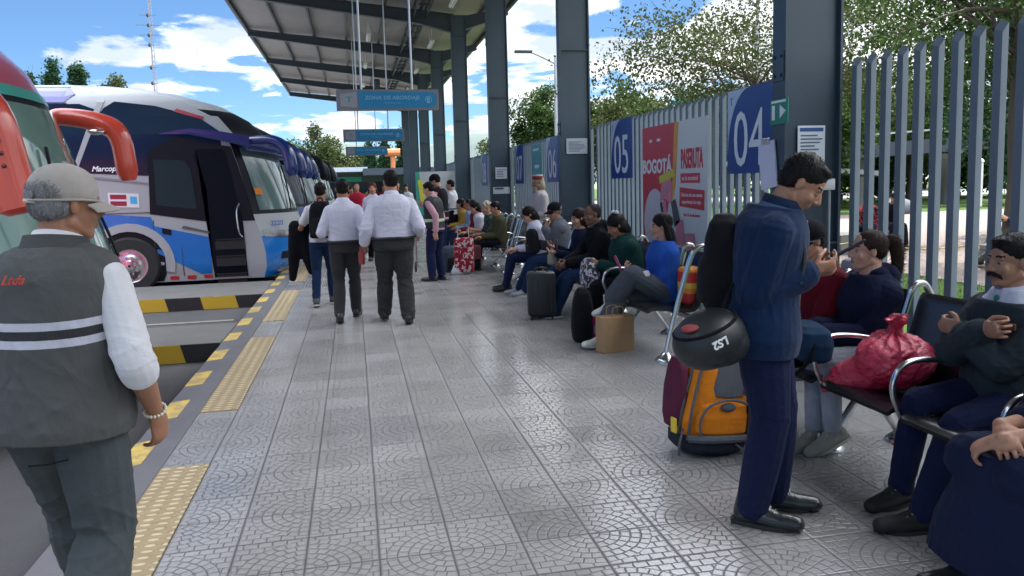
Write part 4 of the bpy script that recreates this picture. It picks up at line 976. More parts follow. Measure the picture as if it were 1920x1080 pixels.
        if collar:
            bm=BM(); c=s.neck+s.Rc@V((0,-.002,.012)); n=28; rs=[]
            for rr,z in ((.068,-.03),(.070,.0),(.066,.028),(.074,.030),(.086,-.002),(.10,-.028)):
                rs.append([bm.verts.new(c+s.Rc@V((rr*math.sin(t),-rr*.98*math.cos(t)+.008*(1-math.cos(t)),z*collar-.022*(1-math.cos(t))/2*1.2))) for t in [R(-165+330*i/n) for i in range(n+1)]])
            for a,b in zip(rs,rs[1:]):
                for i in range(n): bm.faces.new((a[i],a[i+1],b[i+1],b[i]))
            obj('collar',bm,cm or m,s.root,'all')
        return o
    def vest(s,m,inf=.03,t0=-.02,flare=.0,wr=.006):
        bm=BM(); s.trunk(bm,t0,.50,inf,flare)
        for k in (1,-1): cap(bm,s.neck-s.Rc@V((0,.005,.045)),s.neck.lerp(s.S[k],.80),.070+inf*.4,.062+inf*.5)
        return vox('vest',bm,s.vx*1.15,m,s.root,3,wr,s.seed,[(s.hip+V((0,0,.12)),.12)])
    def trousers(s,m,inf=.016,rK=.06,rA=.055,upto=1.,wr=.007,name='trousers',belt=True,t1=.10,flare=0,mats=None,region=None):
        bm=BM(); s.trunk(bm,-.10,t1,inf*.6)
        for k in (1,-1):
            A=s.K[k].lerp(s.A[k],upto); cap(bm,s.hip+s.Rp@V((.07*k,0,.02)),s.Hj[k],.105*s.b,.098*s.b+inf*.4); cap(bm,s.Hj[k],s.Hj[k].lerp(s.K[k],.5),.094*s.b+inf*.5,.077*s.b+inf); cap(bm,s.Hj[k].lerp(s.K[k],.5),s.K[k],.077*s.b+inf,rK+inf*.7)
            cap(bm,s.K[k],s.K[k].lerp(A,.4),rK+inf*.7,rA+inf*.9+.004); cap(bm,s.K[k].lerp(A,.4),A,rA+inf*.9+.004,rA+inf*.5+flare)
        j=[(s.K[1],.09),(s.K[-1],.09),(s.A[1],.09),(s.A[-1],.09),(s.Hj[1],.08),(s.Hj[-1],.08)]
        o=vox(name,bm,s.vx*1.15,mats or m,s.root,3,wr,s.seed+3,j,region)
        if belt:
            bm=BM(); w,d=s.tw(t1-.035); e=max(0,1-abs(t1-.13)/.22)*s.belly; c=s.hip+s.Rp@V((0,e*.6,t1-.02)); w+=.004; d+=.004; n=30
            tube(bm,[c+s.Rp@V(((w*s.b+inf*.6+.006+e*.4)*math.copysign(abs(math.cos(t))**.85,math.cos(t)),(d*s.b+inf*.6+.006+e*.6)*math.copysign(abs(math.sin(t))**.85,math.sin(t)),0)) for t in [2*PI*i/n for i in range(n)]],.014,6,closed=True); obj('belt',bm,M_SHOE,s.root,True)
        return o
    def shoes(s,m=None,sole=None,h=.055,L=.165,boot=False,stripe=None):
        m=m or M_SHOE; sole=sole or M_SOLEB
        for k in (1,-1):
            A=s.A[k]; d=s.fdir(k); sd=d.cross(V((0,0,1))).normalized(); up=sd.cross(d).normalized(); heel=A-up*.045-d*.045
            bm=BM(); toe=heel+d*(L+.06)
            chain(bm,[heel+up*.004,heel+d*.08+up*.006,heel+d*.15-up*.002,toe-up*.004],[.043,.045,.049,.040],.85,sd); cap(bm,heel+up*.012,A+up*(.03 if not boot else .09)-d*.006,.040,.041 if not boot else .052,1.0); cap(bm,A-up*.005,heel+d*.14+up*.01,.040,.034)
            zc=heel-up*.012
            def post(co,no,zc=zc,up=up):
                dd=(co-np.array(zc))@np.array(up); f=np.minimum(0,dd+.014); return co-f[:,None]*np.array(up)
            o=vox('shoe',bm,max(.005,s.vx),m,s.root,2,0,post=post)
            bm=BM(); pr=[(-.048,0),(-.04,.03),(.04,.041),(.12,.048),(.17,.042),(.205,.022),(.215,0)]; pts=[(x,w) for x,w in pr]+[(x,-w) for x,w in pr[-2:0:-1]]
            A1=[bm.verts.new(heel+d*x*(L+.055)/.215+sd*w-up*.036) for x,w in pts]; A2=[bm.verts.new(heel+d*x*(L+.055)/.215+sd*w*1.0-up*.018) for x,w in pts]
            skinrings(bm,[A1,A2]); obj('sole',bm,sole,o,40)
            bm=BM()
            if s.vx<.0075:
                for i in range(4): q=heel+d*(.10+.022*i)+up*(.062-.012*i if boot else .052-.010*i); cap(bm,q-sd*.022,q+sd*.022,.0032,.0032,n=6)
                obj('laces',bm,mat('laces',(.05,.05,.05),.8) if m==M_SHOE else mat('pale laces',(.5,.5,.45),.8),o,True)
    def local(s,p): return V(p)
# shared clothes materials
F_WHT=fabric('white lilac shirt cloth',(.60,.59,.70),var=.05,wr=.45); F_WHT2=fabric('white sleeve cloth',(.62,.62,.66),var=.05,wr=.5); F_GRT=fabric('charcoal trouser cloth',(.038,.037,.040),wr=.5); F_NVY=fabric('navy jacket cloth',(.006,.020,.062),wr=.5,sheen=.1)
F_NVT=fabric('navy trouser cloth',(.011,.015,.050),wr=.55); F_JEAN=fabric('blue jeans',(.010,.026,.070),wr=.5,weave=.4); F_BLK=fabric('black cloth',(.006,.0065,.010),wr=.5); F_PNK=fabric('pink shirt cloth',(.50,.28,.33),wr=.5); F_GRJ=fabric('grey jacket cloth',(.15,.155,.18),wr=.5)
F_DGR=fabric('dark green cloth',(.008,.038,.033),wr=.6); F_BLU=fabric('royal blue knit',(.030,.12,.55),wr=.8,weave=.5); F_RED=fabric('maroon t shirt cloth',(.12,.006,.016),wr=.5); F_NVH=fabric('dark navy hoodie',(.009,.012,.036),wr=.5)
F_GRL=fabric('light grey jogger cloth',(.30,.32,.37),wr=.4); F_DGY=fabric('dark grey jacket cloth',(.036,.045,.056),wr=.6); F_GJN=fabric('faded grey jeans',(.085,.095,.115),wr=.5,weave=.5)
FACE=PI/2  # rotation for people on the bench, facing -X
def seat(y,x=2.88): return (x,y,0)
HS=.505  # seated hip height
# 1 --- man in the grey cap, back to the camera
p=P('man in beige cap and grey vest walking away at the left edge of the platform',(-.955,2.62,0),R(-14),.0042,1.0,hip=(0,0,.90),lean=10,head=(-36,6,2),LH=dict(p=(-.30,.10,.93)),RH=dict(p=(.25,.12,.84),d=(-.02,.30,-1),n=(-1,.25,.0),th=(0,1,0),curl=38,thumb=.7),
    LF=dict(p=(-.15,.36,.08)),RF=dict(p=(.11,-.20,.12),pitch=-16),skin=SK2,hair=('bald',H_GRY),build=1.06,belly=.045,rp=(.6,-1,-.2))
F_VEST=fabric('grey vest cloth',(.058,.061,.063),wr=.5)
def vestmat():
    t=NT('vest with reflective bands'); s=t.n('ShaderNodeSeparateXYZ'); t.l(t.co(),s.inputs[0]); z=t.m('SUBTRACT',s.outputs[2],t.m('MULTIPLY',s.outputs[1],.10)); 
    def band(a,b): return t.m('MULTIPLY',t.m('GREATER_THAN',z,a),t.m('LESS_THAN',z,b))
    g=t.m('MAXIMUM',band(1.125,1.150),band(1.178,1.203)); k=band(1.150,1.178)
    base=t.mix(t.noise(9,4),(.060,.063,.064),(.082,.085,.087)); base=t.mix(k,base,(.03,.03,.035))
    t.set(Base_Color=t.mix(g,base,(.50,.50,.58)),Roughness=.75,Specular_IOR_Level=.3); w=t.noise(10,5,vec=t.co((1,1,.5)),dist=1.4); t.bump(w,.6,.025); return t.mt
p.top(F_WHT2,inf=.018,t0=.30,upto=.54,wr=.011,collar=1.0,rW=.042,t1=.48)
p.vest(vestmat(),inf=.031,t0=-.09,wr=.008,flare=.02)
bm=BM(); c=p.neck
for k in (1,-1): e=p.E[k].lerp(p.Wr[k],.10); f=(p.Wr[k]-p.E[k]).normalized(); bm=BM(); cap(bm,e-f*.02,e+f*.03,.062,.060); vox('rolled_cuff',bm,.005,F_WHT2,p.root,2,.008,4)
bm=BM(); n=28; rs=[]
for rr,z in ((.090,-.03),(.088,.03),(.095,.035),(.112,-.035)):
    rs.append([bm.verts.new(p.neck+p.Rc@V((rr*math.sin(t),-rr*.9*math.cos(t)-.012,z-.012))) for t in [R(-140+280*i/n) for i in range(n+1)]])
for a,b in zip(rs,rs[1:]):
    for i in range(n): bm.faces.new((a[i],a[i+1],b[i+1],b[i]))
obj('vest_collar',bm,F_VEST,p.root,'all')
p.trousers(fabric('grey green trousers',(.062,.073,.079),wr=.6),inf=.024,rK=.075,rA=.075,wr=.012,belt=False); p.shoes()
p.cap_hat(fabric('beige cap cloth',(.36,.33,.31),wr=.25),strap=1)
text_obj('Expreso Ltda',.040,mat('red embroidery',(.55,.05,.03),.6),p.root,p.mid+p.Rc@V((-.095,-.178,.195)),Euler((PI/2-R(7),0,0)),shear=.5)
bm=BM(); f=(p.Wr[1]-p.E[1]).normalized(); a,b=frame(f); 
for i in range(18): t=2*PI*i/18; ell(bm,p.Wr[1]-f*.012+a*.034*math.cos(t)+b*.030*math.sin(t),(.0055,)*3,n=8)
obj('bead_bracelet',bm,mat('white beads',(.7,.66,.55),.3),p.root,True)
bm=BM(); c=p.hip+p.Rp@V((.07,-.165,-.135)); tube(bm,[c+V((-.06,-.004,-.006)),c+V((0,-.008,0)),c+V((.055,.010,.008))],.0028,6); obj('pocket_slit',bm,F_BLK,p.root,True)
# 2 --- young person with backpack carrying a jacket
p=P('young person in white t-shirt and jeans walking with a black backpack',(-.44,10.45,0),R(-4),.007,.97,lean=3,head=(-12,4,0),LH=dict(p=(-.26,.22,1.08),n=(0,0,-1)),RH=dict(p=(.24,.05,.9)),LF=dict(p=(-.11,-.10,.09),pitch=-14),RF=dict(p=(.09,.16,.08)),skin=SK2,hair=('short',H_BLK))
p.top(F_WHT2,upto=.34,name='t_shirt',t0=-.04); p.trousers(F_JEAN,inf=.014,rK=.055,rA=.048,belt=False); p.shoes(mat('dark green shoe',(.02,.03,.03),.5),M_SOLEW)
def backpack(label,loc,rz,m,m2,sc=(1,1,1),straps=True,pocket=True,extra=None,size=.007,parent_tilt=0):
    t=thing('backpack',label,'backpack',loc,rz); bm=BM(); W_,D_,H_=.155*sc[0],.10*sc[1],.23*sc[2]
    loft(bm,[(V((0,0,z*H_)),V((1,0,0)),V((0,1,0)),W_*w,D_*d) for z,w,d in ((-1,.82,.75),(-.92,.97,.95),(-.5,1.0,1.05),(0,1,1.0),(.5,.95,.88),(.82,.78,.68),(1,.45,.4))],26,.7)
    if parent_tilt: bm.transform(Matrix.Rotation(parent_tilt,4,'X'))
    o=vox('bag_body',bm,size,m,t,2,.008,3)
    if pocket:
        bm=BM(); loft(bm,[(V((0,-D_*.75,z*H_)),V((1,0,0)),V((0,1,0)),W_*w,D_*d) for z,w,d in ((-.85,.6,.3),(-.75,.75,.5),(-.3,.75,.5),(0.05,.7,.4),(.12,.5,.25))],20,.7)
        if parent_tilt: bm.transform(Matrix.Rotation(parent_tilt,4,'X'))
        vox('pocket',bm,size,m2,t,2,.004,3)
    if straps:
        for q in (1,-1):
            bm=BM(); tube(bm,smoothpath([(q*W_*.45,D_*.7,H_*.8),(q*W_*.5,D_*1.35,H_*.95),(q*W_*.6,D_*2.6,H_*.7),(q*W_*.72,D_*2.7,H_*.1),(q*W_*.8,D_*1.6,-H_*.45),(q*W_*.7,D_*.8,-H_*.7)],5),.014,8); obj('strap',bm,m,t,True)
        bm=BM(); tube(bm,smoothpath([(-.03,0,H_*.92),(-.025,.01,H_*1.14),(.025,.01,H_*1.14),(.03,0,H_*.92)],4),.008,8); obj('handle',bm,m,t,True)
    return t
F_BAG=fabric('black bag cloth',(.008,.008,.011),wr=.4); F_BAG2=fabric('dark bag pocket',(.014,.014,.018),wr=.4)
backpack('black backpack worn by the person in the white t-shirt',(-.435,10.25,1.17),R(-4),F_BAG,F_BAG2,sc=(1,1,1.05))
bm=BM(); 
for x,l,dx in ((-.045,.70,-.03),(.055,.62,.03)): chain(bm,[V((x,0,0)),V((x*1.3+dx*.5,-.02,-.36)),V((x*1.9+dx,0,-l))],[.09,.088,.05],.8,V((1,0,0)))
loft(bm,[(V((0,0,z)),V((1,0,0)),V((0,1,0)),w,d) for z,w,d in ((-.44,.10,.05),(-.38,.135,.075),(-.15,.13,.08),(0.02,.10,.08),(.07,.05,.05))],24)
o=vox('jacket',bm,.010,F_BLK,None,2,.016,9); o.location=(-.74,10.55,1.08); tag(o,'dark padded jacket hanging from the backpacker\'s left arm','jacket')
# 3, 4 --- two men in white shirts
p=P('slimmer man in white shirt and grey trousers, left of the two walking side by side',(-.13,9.1,0),R(-3),.006,.985,lean=2,head=(8,2,0),LH=dict(p=(-.24,.22,1.06),n=(1,0,0)),RH=dict(p=(.25,.06,.90)),LF=dict(p=(-.09,-.10,.10),pitch=-12),RF=dict(p=(.09,.22,.08)),skin=SK2,hair=('crop',H_BLK),build=1.02,belly=.04)
p.trousers(F_GRT,inf=.020,wr=.012,belt=True,t1=.06); p.top(F_WHT,inf=.020,t0=.03,upto=.62,collar=.8,wr=.009,rW=.046); p.shoes()
p=P('heavy man in white long sleeve shirt walking away, right one of the two',(.42,8.75,0),R(-2),.006,1.03,lean=1,head=(12,2,0),LH=dict(p=(-.33,.05,.86),n=(1,.1,0)),RH=dict(p=(.29,.12,.98)),LF=dict(p=(-.13,.22,.08)),RF=dict(p=(.13,-.08,.10),pitch=-10),skin=SK1,hair=('short',H_BLK),build=1.25,belly=.06)
p.trousers(F_GRT,inf=.026,rK=.072,rA=.068,wr=.013,belt=True,t1=.06); p.top(F_WHT,inf=.020,t0=.03,upto=.86,collar=.9,wr=.011,rW=.042); p.shoes()
bm=BM(); tube(bm,[(0,0,-.10),(0,0,.03),(0,0,.06),(0,0,.10)],[.034,.036,.018,.018],12)
o=obj('drink_bottle',bm,mat('red bottle',(.25,.03,.03),.3),smooth=50,loc=(.055,8.80,.80)); tag(o,'small red drink bottle held by the heavy man in the white shirt','bottle')
# 5 --- woman coming the other way
p=P('woman with dark red hair and white blouse facing the camera between two men',(.40,16.5,0),R(176),.008,.98,lean=1,head=(0,4,0),skin=SK3,hair=('long',hairmat('dark red hair',(.09,.015,.012))),bust=.02,LF=dict(p=(-.1,.15,.08)),RF=dict(p=(.1,-.1,.08)))
p.trousers(F_BLK,belt=False); p.top(F_WHT,collar=.8,upto=.9); p.shoes()
# 7 --- attendant and guard
p=P('attendant in black reflective vest with pink sleeves holding a patterned suitcase',(1.30,12.55,0),R(52),.0065,.965,lean=7,head=(12,18,0),LH=dict(p=(-.22,-.14,.86)),RH=dict(p=(.16,.20,.95)),LF=dict(p=(-.12,.02,.08)),RF=dict(p=(.09,-.04,.08)),skin=SK3,hair=('short',H_BLK),build=1.02,belly=.02)
def bandmat(nm,base,bands,col,ax=2):
    t=NT(nm); s=t.n('ShaderNodeSeparateXYZ'); t.l(t.co(),s.inputs[0]); z=s.outputs[ax]; g=None
    for a,b in bands:
        q=t.m('MULTIPLY',t.m('GREATER_THAN',z,a),t.m('LESS_THAN',z,b)); g=q if g is None else t.m('MAXIMUM',g,q)
    t.set(Base_Color=t.mix(g,base,col),Roughness=.7); t.bump(t.noise(12,5,dist=1),.5,.02); return t.mt
p.trousers(F_NVT,inf=.02,rK=.068,rA=.062); p.top(F_PNK,upto=.98,collar=.8); p.vest(bandmat('black vest with lime band',(.012,.014,.02),((1.02,1.07),),(.45,.62,.35)),inf=.03); p.shoes()
p=P('tall guard in black cap and pink shirt standing behind the attendant',(1.62,14.6,0),R(60),.008,1.06,lean=4,head=(10,22,0),skin=SK1,hair=('crop',H_BLK),LH=dict(p=(-.1,.30,1.15)),RH=dict(p=(.2,.25,1.0)))
p.trousers(F_NVT); p.top(F_PNK,upto=.98); p.vest(F_BLK); p.shoes(); p.cap_hat(F_BLK)
p=P('man in white t-shirt and black trousers standing by the column beyond the guard',(2.34,18.3,0),R(70),.009,1.0,lean=3,head=(0,5,0),skin=SK1,hair=('short',H_BLK),LH=dict(p=(-.1,.3,1.25)),RH=dict(p=(.2,.35,1.05)))
p.trousers(F_BLK); p.top(F_WHT2,upto=.34); p.shoes()
# seated helpers
def sit(label,y,x=2.90,dz=0,yaw=0,**k):
    base=dict(hip=(0,0,HS+dz),lean=2,LF=dict(p=(-.10,.50,.08)),RF=dict(p=(.10,.50,.08)),LH=dict(p=(-.08,.36,.62),n=(0,0,-1)),RH=dict(p=(.08,.36,.62),n=(0,0,-1)),lk=(0,.3,1),rk=(0,.3,1))
    base.update(k); vx=base.pop('vx',.0065); sc=base.pop('sc',.98)
    return P(label,(x,y,0),FACE+R(yaw),vx,sc,**base)
p=sit('woman with black hair and white top seated far off beyond the attendant\'s luggage',15.3,2.55,vx=.009,skin=SK3,hair=('bob',H_BLK),lean=14,head=(10,20,0)); p.trousers(F_BLK,belt=False); p.top(F_WHT2,upto=.34); p.shoes()
p=sit('older woman with silver blond hair in a dark floral blouse on the far bench',14.55,2.62,vx=.008,skin=SK3,hair=('curly',H_BLD),lean=10,head=(10,15,0),RH=dict(p=(.0,.4,.72))); p.trousers(F_BLK,belt=False); p.top(fabric('floral cloth',(.02,.06,.06),pattern=(22,(.35,.16,.08),.60)),upto=.6); p.shoes()
for lab_,y_,x_,c_,hr_,hm_,sk_ in (('man in olive jacket on the far bench beside the older blond woman',13.9,2.66,(.07,.07,.035),'short',H_BLK,SK1),('woman in burgundy sweater seated past the woman in the white top',16.2,2.6,(.16,.015,.03),'bob',H_DBR,SK3),('man in light blue shirt seated at the far end of the benches',17.1,2.62,(.25,.33,.45),'crop',H_BLK,SK2),('woman in mustard cardigan far down the bench row',18.2,2.6,(.36,.22,.04),'bob',H_BLK,SK1),('person in black coat far down the bench row',19.2,2.62,(.012,.012,.016),'short',H_BLK,SK1)):
    p=sit(lab_,y_,x_,vx=.010,skin=sk_,hair=(hr_,hm_),lean=8,head=(0,12,0)); p.trousers(F_JEAN if y_>16.5 else F_BLK,belt=False); p.top(fabric(lab_[:24],c_),name='jacket',inf=.024); p.shoes()
p=sit('woman in lilac shirt and navy trousers looking down at her lap on the bench',10.95,2.66,vx=.006,skin=SK3,hair=('bob',H_BLK),lean=10,head=(4,30,0),LF=dict(p=(-.08,.54,.08)),RF=dict(p=(.07,.50,.08))); p.trousers(F_NVT,inf=.008,belt=False); p.top(F_WHT,upto=.9,collar=.8); p.shoes()
p=sit('man in grey jacket and black flat cap resting his chin on his hand',10.35,2.86,vx=.006,sc=1.02,skin=SK1,hair=('bald',H_GRY),lean=10,head=(12,10,0),LH=dict(p=(-.08,.26,.92),n=(0,-1,.2),d=(.1,-.2,1),curl=70),RH=dict(p=(.10,.40,.72)),LF=dict(p=(-.08,.56,.08)),RF=dict(p=(.12,.60,.08)),build=1.08); p.trousers(F_JEAN); p.top(F_GRJ,inf=.03,t0=-.14,flare=.05,collar=1.,name='coat'); p.shoes(mat('grey sneaker',(.25,.26,.28),.6),M_SOLEW); p.cap_hat(F_BLK)
backpack('dark grey backpack on the lap of the man in the grey jacket',(2.44,10.42,.76),R(100),F_BAG2,F_BAG,sc=(.85,.8,.75),straps=False,size=.009)
p=P('bearded man in red and white head wrap standing by the fence',(3.12,12.6,0),R(95),.007,1.0,lean=3,head=(10,8,0),skin=SK2,hair=('bob',H_BLD),LH=dict(p=(-.12,.26,1.02)),RH=dict(p=(.0,.24,1.12),n=(0,-1,0))); p.trousers(F_BLK); p.top(fabric('cream shirt cloth',(.55,.50,.50),wr=.5),upto=.97,inf=.02); p.shoes(); p.beard(mat('grey beard',(.35,.28,.24),.9))
bm=BM(); h=lambda x,y,z: p.hc+p.Rh@V((x,y,z)); lathe(bm,[(.088,.0),(.094,.03),(.09,.07),(.07,.075)],n=24); 
o=obj('head_wrap',bm,fabric('red head wrap',(.28,.05,.04),wr=.6),p.root,True); o.location=h(0,-.01,.045)
bm=BM(); lathe(bm,[(.092,.0),(.096,.01),(.092,.022)],n=24); o2=obj('wrap_band',bm,F_WHT2,o,True); o2.location=(0,0,.062)
p=sit('woman in navy jacket holding a phone, far side of the seated couple',9.15,2.80,vx=.006,sc=.97,skin=SK3,hair=('bob',H_DBR),lean=4,head=(16,8,0),LH=dict(p=(-.1,.38,.72),n=(0,0,1)),RH=dict(p=(.02,.36,.78),n=(-.3,0,1))); p.trousers(F_JEAN,belt=False); p.top(F_NVH,inf=.02,name='jacket'); p.shoes()
p=sit('man in black hooded jacket and blue jeans, near side of the seated couple',8.62,2.86,vx=.0055,sc=1.03,skin=SK4,hair=('crop',hairmat('greying crop',(.035,.03,.03))),lean=10,head=(12,6,0),LH=dict(p=(-.10,.42,.60)),RH=dict(p=(.0,.44,.60)),LF=dict(p=(-.12,.60,.08)),RF=dict(p=(.02,.66,.08),yaw=6)); p.trousers(F_JEAN,inf=.024,rK=.07,rA=.062); p.top(F_BLK,inf=.030,hood=True,name='hooded_jacket',wr=.009); p.shoes(mat('black sneaker',(.02,.02,.02),.6),M_SOLEW)
p=sit('woman in dark green fleece with a white hair bow looking down',7.55,2.82,vx=.0055,sc=.98,skin=SK2,hair=('bob',H_BLK),lean=12,head=(6,28,0),LH=dict(p=(-.05,.34,.72),n=(1,0,0)),RH=dict(p=(.02,.40,.70),n=(-1,0,0)),build=1.1,belly=.04,bust=.02,LF=dict(p=(-.12,.40,.08)),RF=dict(p=(.08,.42,.08)))
p.trousers(F_BLK,belt=False); p.top(F_DGR,inf=.032,wr=.010,name='fleece',collar=.8); p.shoes()
bm=BM(); 
for q in (1,-1): ell(bm,(q*.028,0,0),(.03,.02,.022),Matrix.Rotation(q*.3,3,'Y'),12)
ell(bm,(0,0,0),(.011,.014,.011),n=8); o=obj('hair_bow',bm,F_WHT2,p.root,True); o.location=p.hc+p.Rh@V((.0,-.055,.132)); o.rotation_euler=(0,0,.5)
# 17 blue sweater
p=sit('woman in royal blue sweater with crossed legs looking at her phone',6.72,2.84,vx=.0045,sc=.98,skin=SK3,hair=('long',H_BLK),lean=-2,head=(-14,5,0),bust=.02,build=.98,
   RH=dict(p=(.02,.33,.72),d=(-.55,.55,.55),n=(-.2,-.6,.6),curl=45,th=(0,0,1)),LH=dict(p=(-.04,.30,.64),d=(.7,.4,.1),n=(0,0,1),curl=35),RF=dict(p=(.04,.62,.10),yaw=12),LF=dict(p=(.13,.49,.42),yaw=-22,pitch=-20),lk=(-.6,.35,1),rk=(.1,.4,1))
p.trousers(F_GJN,inf=.030,rK=.075,rA=.080,upto=.82,flare=.014,belt=False,wr=.010); p.top(F_BLU,inf=.030,wr=.010,name='sweater',rW=.036,t0=-.05); p.shoes(mat('white sneaker',(.60,.60,.56),.5),M_SOLEW)
bm=BM(); box(bm,(0,0,0),(.075,.008,.15),bev=.004); o=obj('phone',bm,mat('magenta phone case',(.30,.03,.12),.35)); o.location=(2.84-.44,6.74,.80); o.rotation_euler=(R(-20),R(25),R(80)); tag(o,'magenta cased phone in the hands of the woman in royal blue','phone')
# 18 --- man in the blue jacket
p=P('standing man in navy jacket and trousers reading his phone in the right foreground',(1.78,3.10,0),R(-120),.0038,1.0,hip=(0,0,.93),lean=9,head=(-2,40,0),skin=SK1,hair=('short',H_BLK),build=1.12,
   RH=dict(p=(.075,.205,1.160),d=(-.35,.92,.20),n=(-.75,-.1,.65),curls=(48,54,60,64),th=(-.2,.1,.9),thumb=.75),LH=dict(p=(-.09,.215,1.135),d=(.35,.92,.20),n=(.60,-.1,.80),curls=(52,58,64,66),th=(.1,.1,1),thumb=.6),
   LF=dict(p=(-.10,.06,.085),yaw=6),RF=dict(p=(.10,-.03,.085),yaw=-8),rp=(.3,-1,-.6),lp=(-.3,-1,-.6),neckf=.02)
p.trousers(F_NVT,inf=.022,rK=.068,rA=.062,wr=.0045,belt=False)
p.top(fabric('blue grey shirt',(.10,.16,.27),wr=.3),inf=.010,t0=.1,t1=.50,upto=.99,collar=1.0,rW=.026,wr=.003)
p.top(F_NVY,inf=.042,t0=-.14,upto=.955,wr=.009,name='jacket',flare=.02,collar=1.25,rW=.030)
p.shoes(mat('black boot leather',(.014,.017,.018),.32,bump=.2,bs=60,coat=.3),M_SOLEB,boot=True,L=.175)
pm=p
bm=BM(); tube(bm,[p.neck+p.Rc@V((0,.120,-.05)),p.mid+p.Rc@V((0,.160,.20)),p.mid+p.Rc@V((0,.156,.08)),p.hip+p.Rp@V((0,.160,.10)),p.hip+p.Rp@V((0,.168,-.12))],.0035,6); obj('zip',bm,M_GALV,p.root,True)
for k in (1,-1):
    bm=BM(); X=p.S[k]; tube(bm,smoothpath([X+V((0,0,.02))+p.Rc@V((-.065*k,-.115,.02)),X+p.Rc@V((-.060*k,-.05,.078)),X+p.Rc@V((-.055*k,.03,.078)),X+p.Rc@V((-.045*k,.105,.0)),X+p.Rc@V((-.04*k,.135,-.10)),X+p.Rc@V((-.02*k,.135,-.20))],5),.010,8); obj('shoulder_strap',bm,M_SHOE,p.root,True)
bm=BM(); box(bm,(0,0,0),(.072,.142,.009),bev=.003); o=obj('phone',bm,mat('dark phone',(.03,.03,.035),.25)); ph=p.root.matrix_basis if False else None
Mw=Matrix.Translation(V(p.loc))@Matrix.Rotation(p.rz,4,'Z'); pos=Mw@V((-.01,.365,1.248)); o.location=pos; o.rotation_euler=Euler((R(30),R(-14),p.rz+R(0))); tag(o,'dark phone held by the standing man in the navy jacket','phone')
scr=BM(); box(scr,(0,0,.0052),(.066,.132,.001)); obj('screen',scr,mat('phone glass',(.10,.12,.14),.1),o)
# 19 red shirt man
p=sit('man in black cap, sunglasses and maroon t-shirt seated behind the standing man',4.28,2.90,vx=.0045,sc=1.02,skin=SK1,hair=('crop',H_BLK),lean=12,head=(4,10,0),yaw=6,build=1.1,RH=dict(p=(.16,.40,.66)),LH=dict(p=(-.1,.40,.62))); p.trousers(F_BLK); p.top(F_RED,upto=.36,inf=.02,name='t_shirt'); p.shoes()
p.cap_hat(F_BLK); p.glasses(mat('dark lens',(.008,.008,.01),.12))
bm=BM(); hh=lambda x,y,z: p.hc+p.Rh@V((x,y,z)); tube(bm,[hh(.019*math.cos(t),.093-.0*abs(math.sin(t)),.068+.021*math.sin(t)) for t in [R(-60+300*i/16) for i in range(17)]],.004,6); tube(bm,[hh(-.02,.099,.042),hh(0,.096,.062),hh(.02,.099,.042)],.0035,6); obj('cap_emblem',bm,mat('gold thread',(.60,.45,.10),.35,metal=.5),p.root,True)
# 20 ponytail woman
p=sit('woman with a long dark ponytail in navy hoodie and light grey joggers',3.92,2.98,vx=.0040,sc=.97,skin=SK3,hair=('pony',H_DBR),lean=3,head=(-12,0,0),bust=.025,build=1.04,belly=.02,
   RH=dict(p=(.06,.36,.70),d=(-.6,.6,-.1),n=(0,-.3,-1),curl=40),LH=dict(p=(-.06,.38,.68),d=(.6,.5,-.1),n=(0,0,-1),curl=40),RF=dict(p=(-.09,.45,.10),yaw=14,pitch=-14),LF=dict(p=(-.20,.40,.13),yaw=4,pitch=-20))
p.trousers(F_GRL,inf=.012,rK=.062,rA=.048,upto=.93,belt=False,wr=.005); p.top(F_BLK,inf=.012,upto=.3,name='t_shirt'); p.top(F_NVH,inf=.034,upto=.97,hood=True,name='hoodie',wr=.009,t0=-.04,rW=.034); p.shoes(mat('olive grey sneaker',(.20,.20,.17),.7,bump=.3),M_SOLEG)
for k in (1,-1):
    d=p.fdir(k); sdv=d.cross(V((0,0,1))).normalized(); q=p.A[k]+d*.05-V((0,0,.022))+sdv*.040*(-k if k==-1 else 1); text_obj('N',.055,M_WHITE,p.root,q,Euler((PI/2,0,R(90))),ext=.003,bold=.003)
bm=BM(); tube(bm,[p.neck+p.Rc@V((.05,.085,-.02)),p.neck+p.Rc@V((.045,.115,-.12)),p.neck+p.Rc@V((.05,.14,-.22))],.0035,6); tube(bm,[p.neck+p.Rc@V((-.05,.085,-.02)),p.neck+p.Rc@V((-.045,.115,-.12)),p.neck+p.Rc@V((-.05,.14,-.22))],.0035,6); obj('drawstring',bm,M_WHITE,p.root,True)
# 21 moustache man
p=sit('man with a thick dark moustache in dark grey jacket, arms folded',2.92,2.98,vx=.0038,sc=1.0,skin=SK1,hair=('short',H_BLK),lean=3,head=(-6,3,0),yaw=0,build=1.12,belly=.04,
   RH=dict(p=(-.06,.235,.86),d=(-.9,.28,.18),n=(.2,-1,0),curl=70,th=(0,0,1),thumb=.8),LH=dict(p=(.10,.215,.83),d=(.9,.2,.1),n=(-.2,-1,0),curl=75,th=(0,0,1)),rp=(1,.1,-.9),lp=(-1,.1,-.9),
   RF=dict(p=(.12,.50,.085),yaw=10,pitch=-4),LF=dict(p=(-.14,.60,.08),yaw=-10))
p.trousers(F_NVT,inf=.012,rK=.060,rA=.052,wr=.007,belt=False); p.top(F_WHT,inf=.012,t0=.1,t1=.53,upto=.3,collar=1.1,wr=.002); p.top(F_DGY,inf=.032,upto=.95,name='jacket',wr=.010,t0=-.10,rW=.036,t1=.478); p.shoes(mat('black suede',(.012,.013,.014),.7,bump=.3),M_SOLEB)
p.moustache(hairmat('dark moustache',(.02,.012,.01)))
